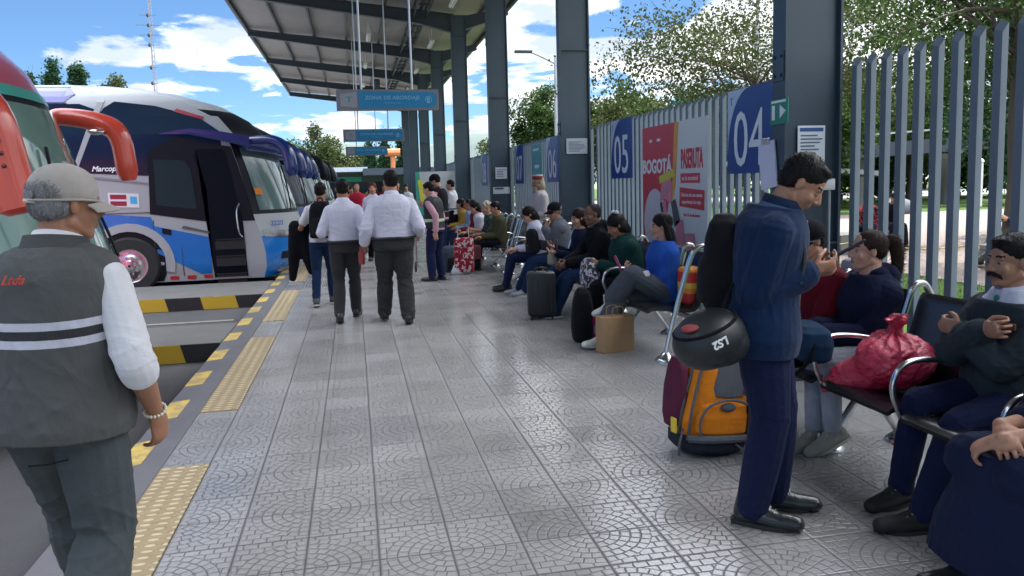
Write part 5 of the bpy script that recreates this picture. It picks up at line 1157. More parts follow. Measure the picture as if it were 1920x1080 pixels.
bm=BM(); q=p.neck+p.Rc@V((0,.098,-.035)); bmesh.ops.create_icosphere(bm,subdivisions=2,radius=.018,matrix=Matrix.Translation(q)@Matrix.Diagonal((1,.5,1.2,1))); chain(bm,[q,q+p.Rc@V((0,.02,-.10))],[.012,.022],.35,V((1,0,0)))
obj('necktie',bm,mat('green tie',(.02,.20,.14),.5),p.root,True)
bm=BM(); c=p.mid+p.Rc@V((-.11,.178,.19)); box(bm,c,(.11,.012,.028),rot=p.Rc@Matrix.Rotation(R(18),3,'Z')); obj('pocket_flap',bm,mat('brown trim',(.13,.06,.03),.6),p.root)
# 22 person at the right edge
p=sit('person at the right edge in a navy overcoat with folded hands on the knees',2.21,2.63,dz=-.04,vx=.0038,sc=1.02,skin=SK1,hair=('short',H_BLK),lean=10,head=(10,10,0),
   RH=dict(p=(-.005,.42,.66),d=(-.75,.45,-.45),n=(-.3,-.2,-.9),curl=50,th=(0,0,1)),LH=dict(p=(-.05,.46,.63),d=(.75,.35,-.5),n=(.3,-.2,-.9),curl=50,th=(0,0,1)),RF=dict(p=(.12,.40,.08)),LF=dict(p=(-.10,.42,.08)))
p.trousers(fabric('black knit stocking',(.02,.018,.016),wr=.8,pattern=(60,(.3,.28,.25),.70)),inf=.006,rK=.05,rA=.045,belt=False); p.top(F_NVH,inf=.03,upto=.72,name='overcoat_top')
bm=BM()
for k in (1,-1): cap(bm,p.Hj[k],p.K[k]+V((0,.0,-.0)),.115,.098)
loft(bm,[(V((0,.37,.56)),V((1,0,0)),V((0,1,0)),.16,.12),(V((0,.37,.42)),V((1,0,0)),V((0,1,0)),.19,.145),(V((.02,.39,.28)),V((1,0,0)),V((0,1,0)),.225,.16),(V((.03,.39,.14)),V((1,0,0)),V((0,1,0)),.255,.17)],26)
vox('coat_skirt',bm,.006,fabric('navy overcoat cloth',(.010,.015,.044),wr=.5),p.root,3,.020,11)
p.shoes()
# ------------------------------------------------------------------ luggage and small things
def vthing(name,label,cat,bm,size,m,loc,rz=0,wr=0,smooth=2,seed=2,group=None,region=None):
    o=vox(name,bm,size,m,None,smooth,wr,seed,region=region); o.location=loc; o.rotation_euler=(0,0,rz); return tag(o,label,cat,group)
# backpack and helmet of the standing man
backpack('black backpack worn by the standing man in the navy jacket',(1.645,3.185,1.19),R(-118),F_BAG,F_BAG2,sc=(.98,.98,.95),straps=False,size=.006)
hm=thing('motorcycle_helmet','black helmet hanging from the standing man\'s backpack','helmet',(1.455,2.95,.89),R(10))
bm=BM(); ell(bm,(0,0,0),(.168,.135,.128),Matrix.Rotation(R(-16),3,'Y'),32); ell(bm,(.05,0,-.02),(.13,.125,.105),None,28)
vox('shell',bm,.006,mat('satin black shell',(.010,.014,.017),.5,var=.06,coat=.08),hm,3)
Q=Matrix.Rotation(R(-20),3,'Y')
bm=BM(); tube(bm,[Q@V((.142*math.cos(t),.116*math.sin(t),.066)) for t in [2*PI*i/30 for i in range(30)]],.008,8,closed=True); obj('edge_trim',bm,F_BAG,hm,True)
bm=BM(); ell(bm,Q@V((0,0,.066)),(.132,.106,.05),Q,24); obj('lining',bm,mat('dark lining',(.03,.03,.033),.9),hm,True)
bm=BM(); ell(bm,Q@V((-.09,-.03,.100)),(.035,.045,.012),Q); obj('lining_patch',bm,mat('red lining',(.30,.05,.05),.8),hm,True)
text_obj('LS2',.050,M_WHITE,hm,(-.045,-.136,.012),Euler((PI/2-R(4),R(158),R(-6))),ext=.002,bold=.0015)
bm=BM(); tube(bm,smoothpath([(.05,.0,.08),(.10,.02,.16),(.16,.05,.22)],4),.008,6); obj('chin_strap',bm,F_BAG,hm,True)
# orange trekking backpack
tk=thing('trekking_backpack','orange and grey trekking backpack standing on the floor behind the man\'s legs','backpack',(1.93,3.98,0),R(8))
F_ORG=fabric('orange ripstop',(.66,.20,.015),wr=.45,var=.12); F_GRB=fabric('grey pack cloth',(.10,.105,.12),wr=.4); F_MAR=fabric('maroon pack cloth',(.10,.02,.045),wr=.4)
T=Matrix.Rotation(R(6),4,'Y')
def pk(bm): bm.transform(Matrix.Translation((0,0,0))@T); return bm
bm=BM(); loft(bm,[(V((x,0,z)),V((1,0,0)),V((0,1,0)),w,d) for z,x,w,d in ((.03,0,.17,.13),(.07,0,.205,.165),(.20,0,.215,.175),(.36,.01,.20,.165),(.50,.03,.18,.15),(.58,.05,.14,.12),(.61,.06,.08,.07))],30,.75); vox('pack_body',pk(bm),.006,F_ORG,tk,2,.008,4)
bm=BM(); loft(bm,[(V((x,-.01,z)),V((1,0,0)),V((0,1,0)),w,d) for z,x,w,d in ((.02,0,.18,.14),(.05,0,.213,.178),(.11,0,.216,.182),(.125,0,.20,.17))],30,.75); vox('base_panel',pk(bm),.006,fabric('black pack base',(.02,.025,.035),wr=.4),tk,2,.004,4)
bm=BM(); loft(bm,[(V((.0,-.135,z)),V((1,0,0)),V((0,1,0)),w,d) for z,w,d in ((.12,.13,.03),(.15,.165,.055),(.24,.165,.062),(.30,.14,.05),(.33,.08,.03))],26,.8); vox('front_pocket',pk(bm),.005,F_ORG,tk,2,.004,6)
bm=BM(); P_=[(-.155,-.18,.14),(-.17,-.185,.22),(-.13,-.20,.31),(0,-.205,.345),(.13,-.20,.31),(.17,-.185,.22),(.155,-.18,.14)]; tube(bm,smoothpath(P_,4),.008,6); obj('zip',pk(bm),F_GRB,tk,True)
bm=BM(); tube(bm,smoothpath([(-.20,-.13,.11),(-.1,-.19,.12),(.1,-.19,.12),(.20,-.13,.11)],4),.022,8); obj('lower_band',pk(bm),F_GRB,tk,True)
bm=BM(); loft(bm,[(V((x,-.14+.1*(z-.36),z)),V((1,0,0)),V((0,1,0)),w,.035) for z,x,w in ((.35,.02,.10),(.40,.02,.105),(.50,.04,.10),(.56,.055,.08),(.60,.06,.05))],22,.8); vox('top_panel',pk(bm),.005,F_GRB,tk,2,.003,6)
bm=BM(); ell(bm,(0,-.19,.30),(.05,.02,.025)); obj('pocket_patch',pk(bm),F_GRB,tk,True)
bm=BM(); loft(bm,[(V((-.20,.04,z)),V((1,0,0)),V((0,1,0)),.04,d) for z,d in ((.14,.06),(.2,.10),(.35,.11),(.48,.08),(.54,.04))],18,.8); vox('side_pocket',pk(bm),.006,F_MAR,tk,2,.004,6)
for q,(a,b,c) in enumerate((((-.20,-.12,.10),(-.19,-.13,.30),(-.13,-.10,.52)),((-.215,-.05,.12),(-.20,-.06,.34),(-.12,-.03,.56)),((.20,-.12,.10),(.19,-.13,.28),(.16,-.10,.50)),((.12,-.17,.36),(.14,-.15,.45),(.13,-.13,.56)))):
    bm=BM(); tube(bm,smoothpath([a,b,c],5),.0085,6); obj('compression_strap',pk(bm),F_GRB,tk,True)
bm=BM(); tube(bm,smoothpath([(-.22,-.1,.16),(-.25,-.12,.08),(-.24,-.11,.012)],4),.007,6); obj('loose_strap',pk(bm),F_GRB,tk,True); bm=BM(); tube(bm,smoothpath([(.08,-.19,.08),(.11,-.24,.05),(.14,-.22,.02),(.18,-.2,.05)],4),.006,6); obj('loose_strap',bm,F_GRB,tk,True)
bm=BM(); box(bm,(-.245,-.07,.20),(.012,.05,.085),bev=.004); obj('yellow_tag',bm,mat('yellow tag',(.65,.50,.03),.5),tk)
bm=BM(); tube(bm,smoothpath([(-.03,.0,.60),(-.02,.0,.66),(.10,.0,.67),(.13,0,.62)],4),.012,8); obj('haul_loop',bm,F_GRB,tk,True)
# navy messenger bag on the ponytail woman's lap
bm=BM(); loft(bm,[(V((0,0,z)),V((1,0,0)),V((0,1,0)),w,d) for z,w,d in ((-.10,.16,.07),(-.08,.19,.10),(0,.195,.115),(.07,.18,.10),(.10,.12,.06))],26,.6)
o=vthing('shoulder_bag','navy shoulder bag with white letters on the lap of the ponytail woman','bag',bm,.006,fabric('navy bag cloth',(.012,.035,.075),wr=.4),(2.50,3.84,.635),R(75),.006)
text_obj('ICS',.06,M_WHITE,o,(.10,.112,-.035),Euler((PI/2,0,PI)),bold=.003)
bm=BM(); tube(bm,smoothpath([(-.16,.0,.06),(-.2,.05,-.06),(-.12,.11,-.17),(.02,.1,-.16),(.16,.06,-.02)],5),.012,8); obj('bag_strap',bm,F_BAG,o,True)
bm=BM(); box(bm,(-.06,.112,.01),(.14,.02,.11),bev=.008); obj('front_pocket',bm,fabric('navy pocket',(.02,.045,.085),wr=.3),o)
# red plastic bag
def bagmat():
    t=NT('red plastic film'); n=t.noise(7,7,dist=1.6,rough=.6); t.set(Base_Color=t.mix(n,(.66,.012,.06),(.88,.04,.12)),Roughness=.22,Specular_IOR_Level=.7,Transmission_Weight=.08,Coat_Weight=.3); t.bump(n,1.,.05); return t.mt
bm=BM(); ell(bm,(0,0,.17),(.20,.19,.15),None,28); ell(bm,(.02,.10,.10),(.17,.16,.11),None,24); chain(bm,[V((0,0,.28)),V((.0,0,.345)),V((.01,.0,.375))],[.07,.03,.045]); chain(bm,[V((-.02,.05,.12)),V((-.12,.22,.03)),V((-.17,.30,-.03))],[.13,.09,.03],.8,V((0,1,0))); ell(bm,(-.05,.0,.38),(.035,.012,.02)); ell(bm,(.05,.0,.385),(.045,.014,.02))
def crumple(co,no):
    rs=np.random.RandomState(8); d=np.zeros(len(co))
    for k in range(9):
        a=rs.normal(size=3); b=rs.normal(size=3); f=rs.uniform(12,46); d+=np.abs(np.sin(co@a*f*.6+1.8*np.sin(co@b*14+rs.uniform(0,6))))/ (1+f/22)
    ang=np.arctan2(co[:,1],co[:,0]); top=np.clip((co[:,2]-.16)/.14,0,1); d2=top*np.abs(np.sin(ang*7))*.018
    return co+no*((d-d.mean())*.010-d2)[:,None]
o=vox('plastic_bag',bm,.005,bagmat(),None,2,post=crumple); o.location=(2.72,3.40,.44); o.rotation_euler=(0,0,R(10)); tag(o,'large knotted red plastic bag on the seat beside the moustache man','bag')
# small red thing on the floor
bm=BM(); box(bm,(0,0,.006),(.025,.035,.012),bev=.004); tag(obj('sweet_wrapper',bm,mat('pink wrapper',(.5,.03,.10),.4),loc=(3.02,3.75,0),rot=(0,0,.6)),'tiny pink sweet wrapper lying on the tiled floor','wrapper')
# black suitcase by the couple
def suitcase(label,loc,rz,m,w=.36,h=.54,d=.24,trim=None):
    t=thing('suitcase',label,'suitcase',loc,rz); bm=BM(); box(bm,(0,0,h/2+.05),(w,d,h),bev=.035)
    obj('shell',bm,m,t,40)
    bm=BM()
    for x in (-.12,-.04,.04,.12): box(bm,(x*w/.36,-d/2-.001,h/2+.05),(.018,.008,h*.8),bev=.003)
    obj('rib',bm,m,t)
    for x in (-w*.36,w*.36):
        for y in (-d*.3,d*.3): bm=BM(); cyl(bm,(x-.012,y,.028),(x+.012,y,.028),.028,n=14); obj('wheel',bm,M_SOLEB,t,40)
    bm=BM(); tube(bm,smoothpath([(-.07,.02,h+.04),(-.06,.02,h+.085),(.06,.02,h+.085),(.07,.02,h+.04)],4),.011,8); obj('handle',bm,M_SOLEB,t,True)
    if trim: bm=BM(); box(bm,(0,-d/2-.006,h*.32),(w*.8,.012,h*.4),bev=.006); obj('pocket',bm,trim,t)
    return t
suitcase('black suitcase standing in front of the man in the black hooded jacket',(2.08,8.48,0),R(-12),mat('black suitcase shell',(.014,.015,.018),.4),.33,.50,.24)
suitcase('dark red and black suitcase in the far luggage pile',(2.08,13.75,0),R(10),mat('dark red cloth case',(.10,.012,.018),.7),.30,.42,.2,F_BLK)
bm=BM(); box(bm,(0,0,.34),(.34,.2,.62),bev=.05); o=vthing('patterned_suitcase','red and white patterned suitcase held by the attendant','suitcase',bm,.010,fabric('red white pattern cloth',(.30,.02,.035),pattern=(14,(.60,.50,.52),.55)),(1.86,13.25,0),R(-20),.004)
bm=BM(); tube(bm,[(-.1,0,.62),(-.1,0,.86),(.1,0,.86),(.1,0,.62)],.012,8); obj('pull_handle',bm,chrome(),o,True)
bm=BM(); loft(bm,[(V((0,0,z)),V((1,0,0)),V((0,1,0)),w,w*.6) for z,w in ((.0,.16),(.05,.18),(.16,.13),(.24,.06),(.28,.07))],20); chain(bm,[V((-.05,0,.25)),V((-.03,0,.38))],[.02,.014]); chain(bm,[V((.05,0,.25)),V((.02,0,.37))],[.02,.014])
vthing('plastic_bag','white plastic carrier bag on the floor by the far luggage','bag',bm,.009,mat('white plastic film',(.55,.58,.60),.35,var=.1),(1.80,13.3,0),.3,.012)
backpack('slate blue backpack leaning on the luggage behind the white plastic bag',(1.66,13.7,.25),R(30),fabric('slate bag cloth',(.045,.06,.085),wr=.4),F_BAG2,sc=(1.2,1.3,1.0),straps=False,size=.01)
# luggage trolley behind the attendant
t=thing('luggage_trolley','small wheeled luggage trolley left of the attendant','trolley',(1.18,14.0,0),R(0))
bm=BM(); tube(bm,[(-.1,0,.1),(-.1,0,.95),(.16,0,.95),(.16,0,.1)],.014,8); tube(bm,[(-.1,0,.14),(-.1,.4,.14),(.16,.4,.14),(.16,0,.14)],.012,8); obj('frame',bm,chrome(),t,True)
for x in (-.12,.18): bm=BM(); cyl(bm,(x-.015,0,.09),(x+.015,0,.09),.09,n=18); obj('wheel',bm,M_SOLEB,t,40)
# green woman's patterned bag, black backpack with pink, paper bag
bm=BM(); loft(bm,[(V((0,0,z)),V((1,0,0)),V((0,1,0)),w,d) for z,w,d in ((-.15,.11,.07),(-.12,.145,.10),(0,.155,.11),(.10,.13,.09),(.15,.08,.05))],24,.8)
vthing('tote_bag','black and white patterned bag on the lap of the woman in green','bag',bm,.007,fabric('patterned tote',(.06,.06,.075),pattern=(26,(.55,.52,.58),.52)),(2.40,7.62,.62),R(80),.008)
bk=backpack('black and magenta backpack standing on the floor before the crossed legs',(2.16,7.12,.27),R(78),F_BAG,fabric('magenta cloth',(.35,.015,.13),wr=.3),sc=(.95,1.1,1.15),size=.007,straps=False)
pb=thing('paper_bag','brown paper shopping bag on the floor under the woman in blue','bag',(2.32,6.62,0),R(14))
M_KR=mat('kraft paper',(.36,.22,.11),.8,var=.14,ns=10,bump=.5,bs=14)
bm=BM(); vs=box(bm,(0,0,.165),(.33,.15,.33),bev=.004)
for v in vs: 
    if v.is_valid and v.co.z>.2: v.co.y*=.8
obj('bag_body',bm,M_KR,pb)
for y in (-.05,.05): bm=BM(); tube(bm,smoothpath([(-.06,y,.33),(-.05,y,.41),(.05,y,.41),(.06,y,.33)],4),.004,6); obj('handle',bm,M_KR,pb,True)
bm=BM(); loft(bm,[(V((0,0,z)),V((1,0,0)),V((0,1,0)),w,d) for z,w,d in ((0,.05,.03),(.02,.055,.035),(.10,.05,.03),(.14,.035,.02))],16)
o=vthing('snack_packet','green and white snack packet on the lap of the woman in blue','packet',bm,.005,[mat('green packet',(.02,.11,.06),.35),mat('white packet',(.6,.55,.55),.35)],(2.60,6.55,.60),.5,.004,region=lambda c:(c[:,2]>.075))
bm=BM(); loft(bm,[(V((0,0,z)),V((1,0,0)),V((0,1,0)),w,d) for z,w,d in ((-.10,.10,.05),(-.08,.15,.075),(.02,.14,.07),(.09,.11,.04))],22,.8)
o=vthing('handbag','beige handbag on the lap of the woman with the phone','bag',bm,.007,fabric('beige bag cloth',(.28,.25,.20),wr=.4),(2.42,9.2,.64),R(80),.006)
bm=BM(); tube(bm,smoothpath([(-.10,-.04,.06),(-.06,-.05,.20),(.06,-.05,.20),(.10,-.04,.06)],5),.009,8); obj('bag_handle',bm,mat('brown leather',(.08,.05,.035),.5),o,True)
bm=BM(); box(bm,(0,0,0),(.07,.008,.14),bev=.003); o=obj('phone',bm,mat('dark phone',(.03,.03,.035),.25),loc=(2.42,9.2,.83),rot=(R(10),R(30),R(80))); tag(o,'dark phone in the hand of the woman in the navy jacket on the bench','phone')
# striped bag at the end of the bench, white cushion
bm=BM(); box(bm,(0,0,.16),(.30,.22,.34),bev=.04)
def strm():
    t=NT('red orange striped cloth'); s=t.n('ShaderNodeSeparateXYZ'); t.l(t.co(),s.inputs[0]); f=t.m('FRACT',t.m('MULTIPLY',s.outputs[2],5.2)); c=t.mix(t.m('GREATER_THAN',f,.5),(.55,.03,.03),(.75,.25,.03)); t.set(Base_Color=t.mix(t.m('GREATER_THAN',f,.75),c,(.75,.50,.05)),Roughness=.6); return t.mt
vthing('striped_bag','red and orange striped bag on the seat behind the end frame','bag',bm,.008,strm(),(3.02,6.38,.45),.2,.006)
bm=BM(); box(bm,(0,0,.0),(.10,.34,.34),bev=.045); vthing('travel_pillow','pale grey cushion against the seat back between the maroon shirt man and the ponytail woman','cushion',bm,.008,fabric('pale grey cushion',(.42,.46,.50),wr=.3),(3.16,4.28,.86),0,.006)
# far end of the platform
t=thing('advert_board','wide white advert panel with a green and yellow edge at the far end','advert panel',(3.0,28.4,1.3),R(0))
bm=BM(); box(bm,(0,0,0),(1.45,.08,1.6)); obj('panel',bm,mat('pale panel',(.42,.44,.45),.5),t)
bm=BM(); prism(bm,[(-.725,-.8),(-.42,-.8),(-.60,.8),(-.725,.8)],'y',-.05,-.041); obj('green_edge',bm,mat('banner green',(.03,.30,.22),.5,var=.3),t); bm=BM(); prism(bm,[(-.58,-.3),(-.40,-.3),(-.5,.5),(-.66,.5)],'y',-.055,-.051); obj('yellow_patch',bm,mat('banner yellow',(.55,.50,.05),.5),t)
sc_=[('red coat',(.40,.02,.05),.1,22.6,1.0,'crop'),('black jacket',(.015,.015,.02),1.35,24.5,1.02,'short'),('white top',(.5,.5,.52),1.72,25.5,.97,'bob'),('maroon sweater',(.12,.01,.02),1.05,27,.99,'long'),('navy coat',(.01,.015,.05),-.2,26,1.0,'short'),('tan jacket',(.25,.17,.10),.62,29,1.0,'short'),('pink coat',(.45,.12,.16),-.1,24.2,.95,'bob')]
for nm,c,x,y,sc,hr in sc_:
    p=P('distant person in '+nm+' in the crowd at the platform end',(x,y,0),R(170+(x*50)%40),.012,sc,skin=SK1,hair=(hr,H_BLK),LF=dict(p=(-.1,.1,.08)),RF=dict(p=(.1,-.1,.08)),group='people in the far crowd',face=False)
    p.trousers(F_BLK,belt=False,wr=0); p.top(fabric(nm,c),wr=0,inf=.025); p.shoes()
# station end building
eb=thing('end_building','low station building with pale roof edge closing the far end of the platform','building',(0,66,0))
bm=BM(); box(bm,(-.5,4,1.35),(16,8,3.3)); obj('wall',bm,mat('green grey wall',(.045,.075,.06),.6,var=.3,ns=1.2),eb)
bm=BM(); box(bm,(-3.6,1.5,3.05),(9.6,10,.35)); obj('roof_edge',bm,mat('pale blue roof edge',(.40,.45,.52),.5),eb)
bm=BM(); box(bm,(3.4,-3.5,2.75),(5.2,9,.5)); obj('porch_roof',bm,M_STEELB,eb)
for x in (-5.5,-3.5,-1.5,.5,2.5): bm=BM(); box(bm,(x,-.03,1.1),(1.3,.06,1.9)); obj('window',bm,M_DGL,eb)
bm=BM(); box(bm,(-.6,-.06,2.3),(2.6,.06,.4)); obj('green_sign',bm,mat('bright sign green',(.02,.32,.18),.5),eb)  # plain bright green sign colour
# people and bench beyond the fence
t=thing('park_bench','stone bench on the brick plaza under the lying man','bench',(10.9,10.9,-.05),R(35))
bm=BM(); box(bm,(0,0,.38),(1.9,.5,.08),bev=.01); obj('seat',bm,M_CONC,t)
for x in (-.7,.7): bm=BM(); box(bm,(x,0,.17),(.12,.4,.34)); obj('leg',bm,M_CONC,t)
p=P('man in grey clothes reclining on the bench beyond the fence',(11.05,10.85,-.05),R(75),.010,1.0,hip=(0,0,.55),lean=-24,head=(0,-10,0),skin=SK3,hair=('crop',H_GRY),LF=dict(p=(-.15,.75,.12)),RF=dict(p=(.1,.62,.10)),LH=dict(p=(-.1,.25,.8)),RH=dict(p=(.1,.25,.8)),lk=(0,.3,1),rk=(0,.3,1)); p.trousers(fabric('stone trousers',(.16,.16,.15))); p.top(F_DGY,name='jacket'); p.shoes()
t=thing('low_wall','low pale wall under the seated pair on the plaza','wall',(10.6,14.3,-.05),R(20))
bm=BM(); box(bm,(0,0,.2),(2.2,.5,.4),bev=.01); obj('block',bm,M_CONC,t)
p=P('person in red and black checked top sitting on the plaza beyond the fence',(10.75,14.3,-.05),R(120),.010,.98,hip=(0,0,.5),lean=14,head=(0,15,0),skin=SK1,hair=('short',H_BLK),LF=dict(p=(-.15,.5,.1)),RF=dict(p=(.1,.5,.1)),lk=(0,.3,1),rk=(0,.3,1)); p.trousers(F_BLK); p.top(fabric('checked cloth',(.02,.015,.02),pattern=(20,(.45,.06,.07),.5))); p.shoes()
p=P('person in black jacket sitting beside the checked top on the plaza',(11.5,14.6,-.05),R(160),.010,.98,hip=(0,0,.5),lean=20,head=(0,25,0),skin=SK1,hair=('short',H_BLK),LF=dict(p=(-.15,.5,.1)),RF=dict(p=(.1,.5,.1)),lk=(0,.3,1),rk=(0,.3,1)); p.trousers(F_BLK); p.top(F_BLK); p.shoes()
bm=BM(); ell(bm,(0,0,.2),(.9,.6,.45)); ell(bm,(.5,.2,.1),(.7,.5,.3)); o=vthing('covered_heap','dark covered heap on the far side of the plaza','heap',bm,.05,F_GRB,(21.5,27,-.05),.3,.03)
# rope fence: stakes with yellow tape
t=thing('tape_barrier','yellow tape strung between crooked stakes along the plaza edge','tape barrier',(0,0,-.05))
ST=[(9.3,12.6,.42),(10.1,10.9,.45),(10.6,10.0,.5),(11.6,8.9,.5),(8.9,14.6,.4)]
for i,(x,y,h) in enumerate(ST[:4]): bm=BM(); cyl(bm,(x,y,0),(x+.12*(i%2),y-.05,h),.018,n=6); obj('stake',bm,mat('weathered wood',(.14,.10,.06),.9),t)
bm=BM(); pts=[V((x+.12*(i%2) if i<4 else x,y-.05,h*.9)) for i,(x,y,h) in enumerate(ST)]; pts=[pts[4]]+pts[:4]; Q=[]
for a,b in zip(pts,pts[1:]): Q+=[a.lerp(b,k/4)+V((0,0,-.12*math.sin(PI*k/4))) for k in range(4)]
tube(bm,Q+[pts[-1]],.012,5); obj('tape',bm,mat('yellow tape',(.55,.42,.08),.5),t,True)
# footbridge beyond the plaza
t=thing('footbridge','dark steel pedestrian bridge with ramps beyond the park trees','bridge',(0,0,0))
bm=BM(); box(bm,(25.5,33,2.75),(14,2.2,.65),rot=Matrix.Rotation(R(-3),3,'Y')@Matrix.Rotation(R(-20),3,'Z')); obj('deck',bm,M_STEELB,t)
bm=BM(); box(bm,(21,33,1.9),(7,1.6,.22),rot=Matrix.Rotation(R(6),3,'Y')@Matrix.Rotation(R(-20),3,'Z')); obj('ramp',bm,mat('bridge grey',(.18,.19,.2),.6),t)
bm=BM(); box(bm,(25.5,31.8,3.5),(14,.06,.08),rot=Matrix.Rotation(R(-3),3,'Y')@Matrix.Rotation(R(-20),3,'Z')); obj('hand_rail',bm,mat('bridge rail',(.35,.36,.38),.5),t)
for x in (20,24.5,29.5): bm=BM(); cyl(bm,(x,33.5,-.1),(x,33.5,2.5),.25,n=14); obj('pier',bm,M_CONC,t,True)
bm=BM(); cyl(bm,(28.2,30,-.1),(28.2,30,2.0),.16,n=12); lathe(bm,[(.2,2.0),(.16,2.1),(.02,2.2)],(28.2,30,0)); tag(obj('white_post',bm,mat('white post',(.6,.6,.58),.6),smooth=True),'white concrete post at the edge of the park lawn','post')
# masts and lamps
t=thing('radio_mast','slender lattice radio mast with small antennas above the coaches','mast',(-13.7,60,0))
bm=BM()
for k in range(3): a=2*PI*k/3; cyl(bm,(.15*math.cos(a),.15*math.sin(a),0),(.08*math.cos(a),.08*math.sin(a),24),.03,.018,6)
z=0
while z<24: 
    r=.15-.07*z/24
    for k in range(3): a,b=2*PI*k/3,2*PI*(k+1)/3; cyl(bm,(r*math.cos(a),r*math.sin(a),z),(r*math.cos(b),r*math.sin(b),z+.35),.014,n=4)
    z+=.4
obj('lattice',bm,mat('mast grey',(.25,.25,.28),.5),t)
for z,l in ((9.5,.5),(10.6,.35),(12.2,.9),(12.9,.8),(13.6,1.0),(14.3,.7)): bm=BM(); cyl(bm,(-l,0,z),(l*.6,0,z),.02,n=5); ell(bm,(-.15,0,z),(.12,.12,.16),n=8); obj('antenna',bm,M_STEELB,t)
def street_lamp(label,loc,h,arm,rz=0):
    t=thing('street_lamp',label,'street lamp',loc,rz); bm=BM(); cyl(bm,(0,0,0),(0,0,h),.12,.06,10); obj('pole',bm,mat('lamp pole grey',(.35,.36,.38),.5),t,True)
    if arm: bm=BM(); tube(bm,smoothpath([(0,0,h-.3),(-arm*.5,0,h-.05),(-arm,0,h+.15)],4),.04,8); obj('arm',bm,mat('lamp pole grey',(.35,.36,.38),.5),t,True); bm=BM(); box(bm,(-arm-.3,0,h+.17),(.7,.25,.10),bev=.03); obj('lamp_head',bm,M_STEELB,t)
street_lamp('street lamp with an arm seen between the third and second columns',(8.15,30,0),6.6,1.0)
street_lamp('tall pale pole rising behind the small leaved tree',(17.0,30,0),13,0)
bm=BM(); cyl(bm,(3.2,62,3),(3.2,62,4.4),.18,n=10); cyl(bm,(2.6,61.9,4.3),(3.8,61.9,4.3),.3,n=8); tag(obj('orange_chimney',bm,mat('orange paint',(.6,.20,.06),.6),smooth=True),'small orange tower top above the end building roof','tower')
# ------------------------------------------------------------------ trees
def leafmat(name,a,b):
    t=NT(name); oi=t.noise(1.3,4); n2=t.noise(9,2); t.set(Base_Color=t.mix(t.m('MULTIPLY_ADD',oi,.7,t.m('MULTIPLY',n2,.3)),a,b),Roughness=.75,Specular_IOR_Level=.08)
    tr=t.n('ShaderNodeBsdfTranslucent'); t.l(t.mix(oi,tuple(x*1.3 for x in a),tuple(x*1.6 for x in b)),tr.inputs[0]); mx=t.n('ShaderNodeMixShader'); mx.inputs[0].default_value=.20
    t.l(t.b.outputs[0],mx.inputs[1]); t.l(tr.outputs[0],mx.inputs[2]); t.l(mx.outputs[0],t.N['Material Output'].inputs[0]); return t.mt
L_MID=leafmat('mid green leaf',(.018,.042,.012),(.050,.085,.022)); L_DRK=leafmat('dark green leaf',(.012,.035,.018),(.03,.07,.03)); L_OLV=leafmat('olive leaf',(.024,.036,.012),(.062,.078,.026)); M_BARK=mat('bark',(.07,.055,.045),.9,bump=.6,bs=20)
def tree(label,loc,h,crown,nl,ls,lm,seed,trunk_r=.15,gap=.35,kind='tree',cone=False,lean=(0,0),name='broadleaf_tree',clumps=16,low=.35,elong=1.):
    """crown = (rx, ry, rz) ; centre at h-rz"""
    r=random.Random(seed); t=thing(name,label,'tree',loc); rx,ry,rz=crown; cz=h-rz
    C=[]
    for i in range(clumps):
        while 1:
            p=V((r.uniform(-1,1),r.uniform(-1,1),r.uniform(-1,1)))
            if p.length<1: break
        if cone: s=max(.12,(1-(p.z+1)/2)); p.x*=s; p.y*=s
        C.append((V((p.x*rx+lean[0],p.y*ry+lean[1],cz+p.z*rz)),r.uniform(.22,.42)*(.6 if cone else 1)))
    bm=BM(); top=V((lean[0]*.5,lean[1]*.5,h*(.9 if cone else .62))); fork=V((lean[0]*.2,lean[1]*.2,h*low))
    tube(bm,smoothpath([(0,0,-.1),(trunk_r*.5,0,h*low*.5),fork,top],4),[trunk_r*(1-.8*i/12) for i in range(13)],8)
    for c,s in C[:int(clumps*.8)]:
        a=fork.lerp(top,r.random()); m=a.lerp(c,.5)+V((r.uniform(-.2,.2),r.uniform(-.2,.2),.15*h*.2)); tube(bm,smoothpath([a,m,c],3),[trunk_r*.26,trunk_r*.22,trunk_r*.18,trunk_r*.14,trunk_r*.1,trunk_r*.06,trunk_r*.03],5)
        for q in range(3):
            e=c+V((r.uniform(-1,1)*rx,r.uniform(-1,1)*ry,r.uniform(-1,1)*rz))*.35; tube(bm,[m.lerp(c,.6),e],[trunk_r*.10,trunk_r*.03],4)
    obj('trunk',bm,M_BARK,t,True)
    vs=[];fs=[]
    R3=min(rx,ry,rz)
    for i in range(nl):
        c,s=C[r.randrange(len(C))]
        u=V((r.gauss(0,1),r.gauss(0,1),r.gauss(0,1))); u.normalize(); d=r.random()**.45; p=c+V((u.x*rx*s,u.y*ry*s,u.z*rz*s*.8))*d*1.25
        # twigs: leaves gather in short strings
        ax=V((r.uniform(-1,1),r.uniform(-1,1),r.uniform(-1.2,.2))).normalized()
        for k in range(3):
            q=p+ax*ls*1.1*k+V((r.uniform(-1,1),r.uniform(-1,1),r.uniform(-1,1)))*ls*.5; l=ls*r.uniform(.6,1.2); w=l*.42
            a=V((r.uniform(-1,1),r.uniform(-1,1),r.uniform(-1,.4))).normalized(); b=a.cross(V((r.uniform(-1,1),r.uniform(-1,1),r.uniform(-1,1)))).normalized()
            n=len(vs); vs+= [q,q+a*l*.5*elong+b*w,q+a*l*elong,q+a*l*.5*elong-b*w]; fs.append((n,n+1,n+2,n+3))
    me=bpy.data.meshes.new('crown'); me.from_pydata([tuple(v) for v in vs],[],fs); me.update(); link('crown',me,lm,t)
    return t
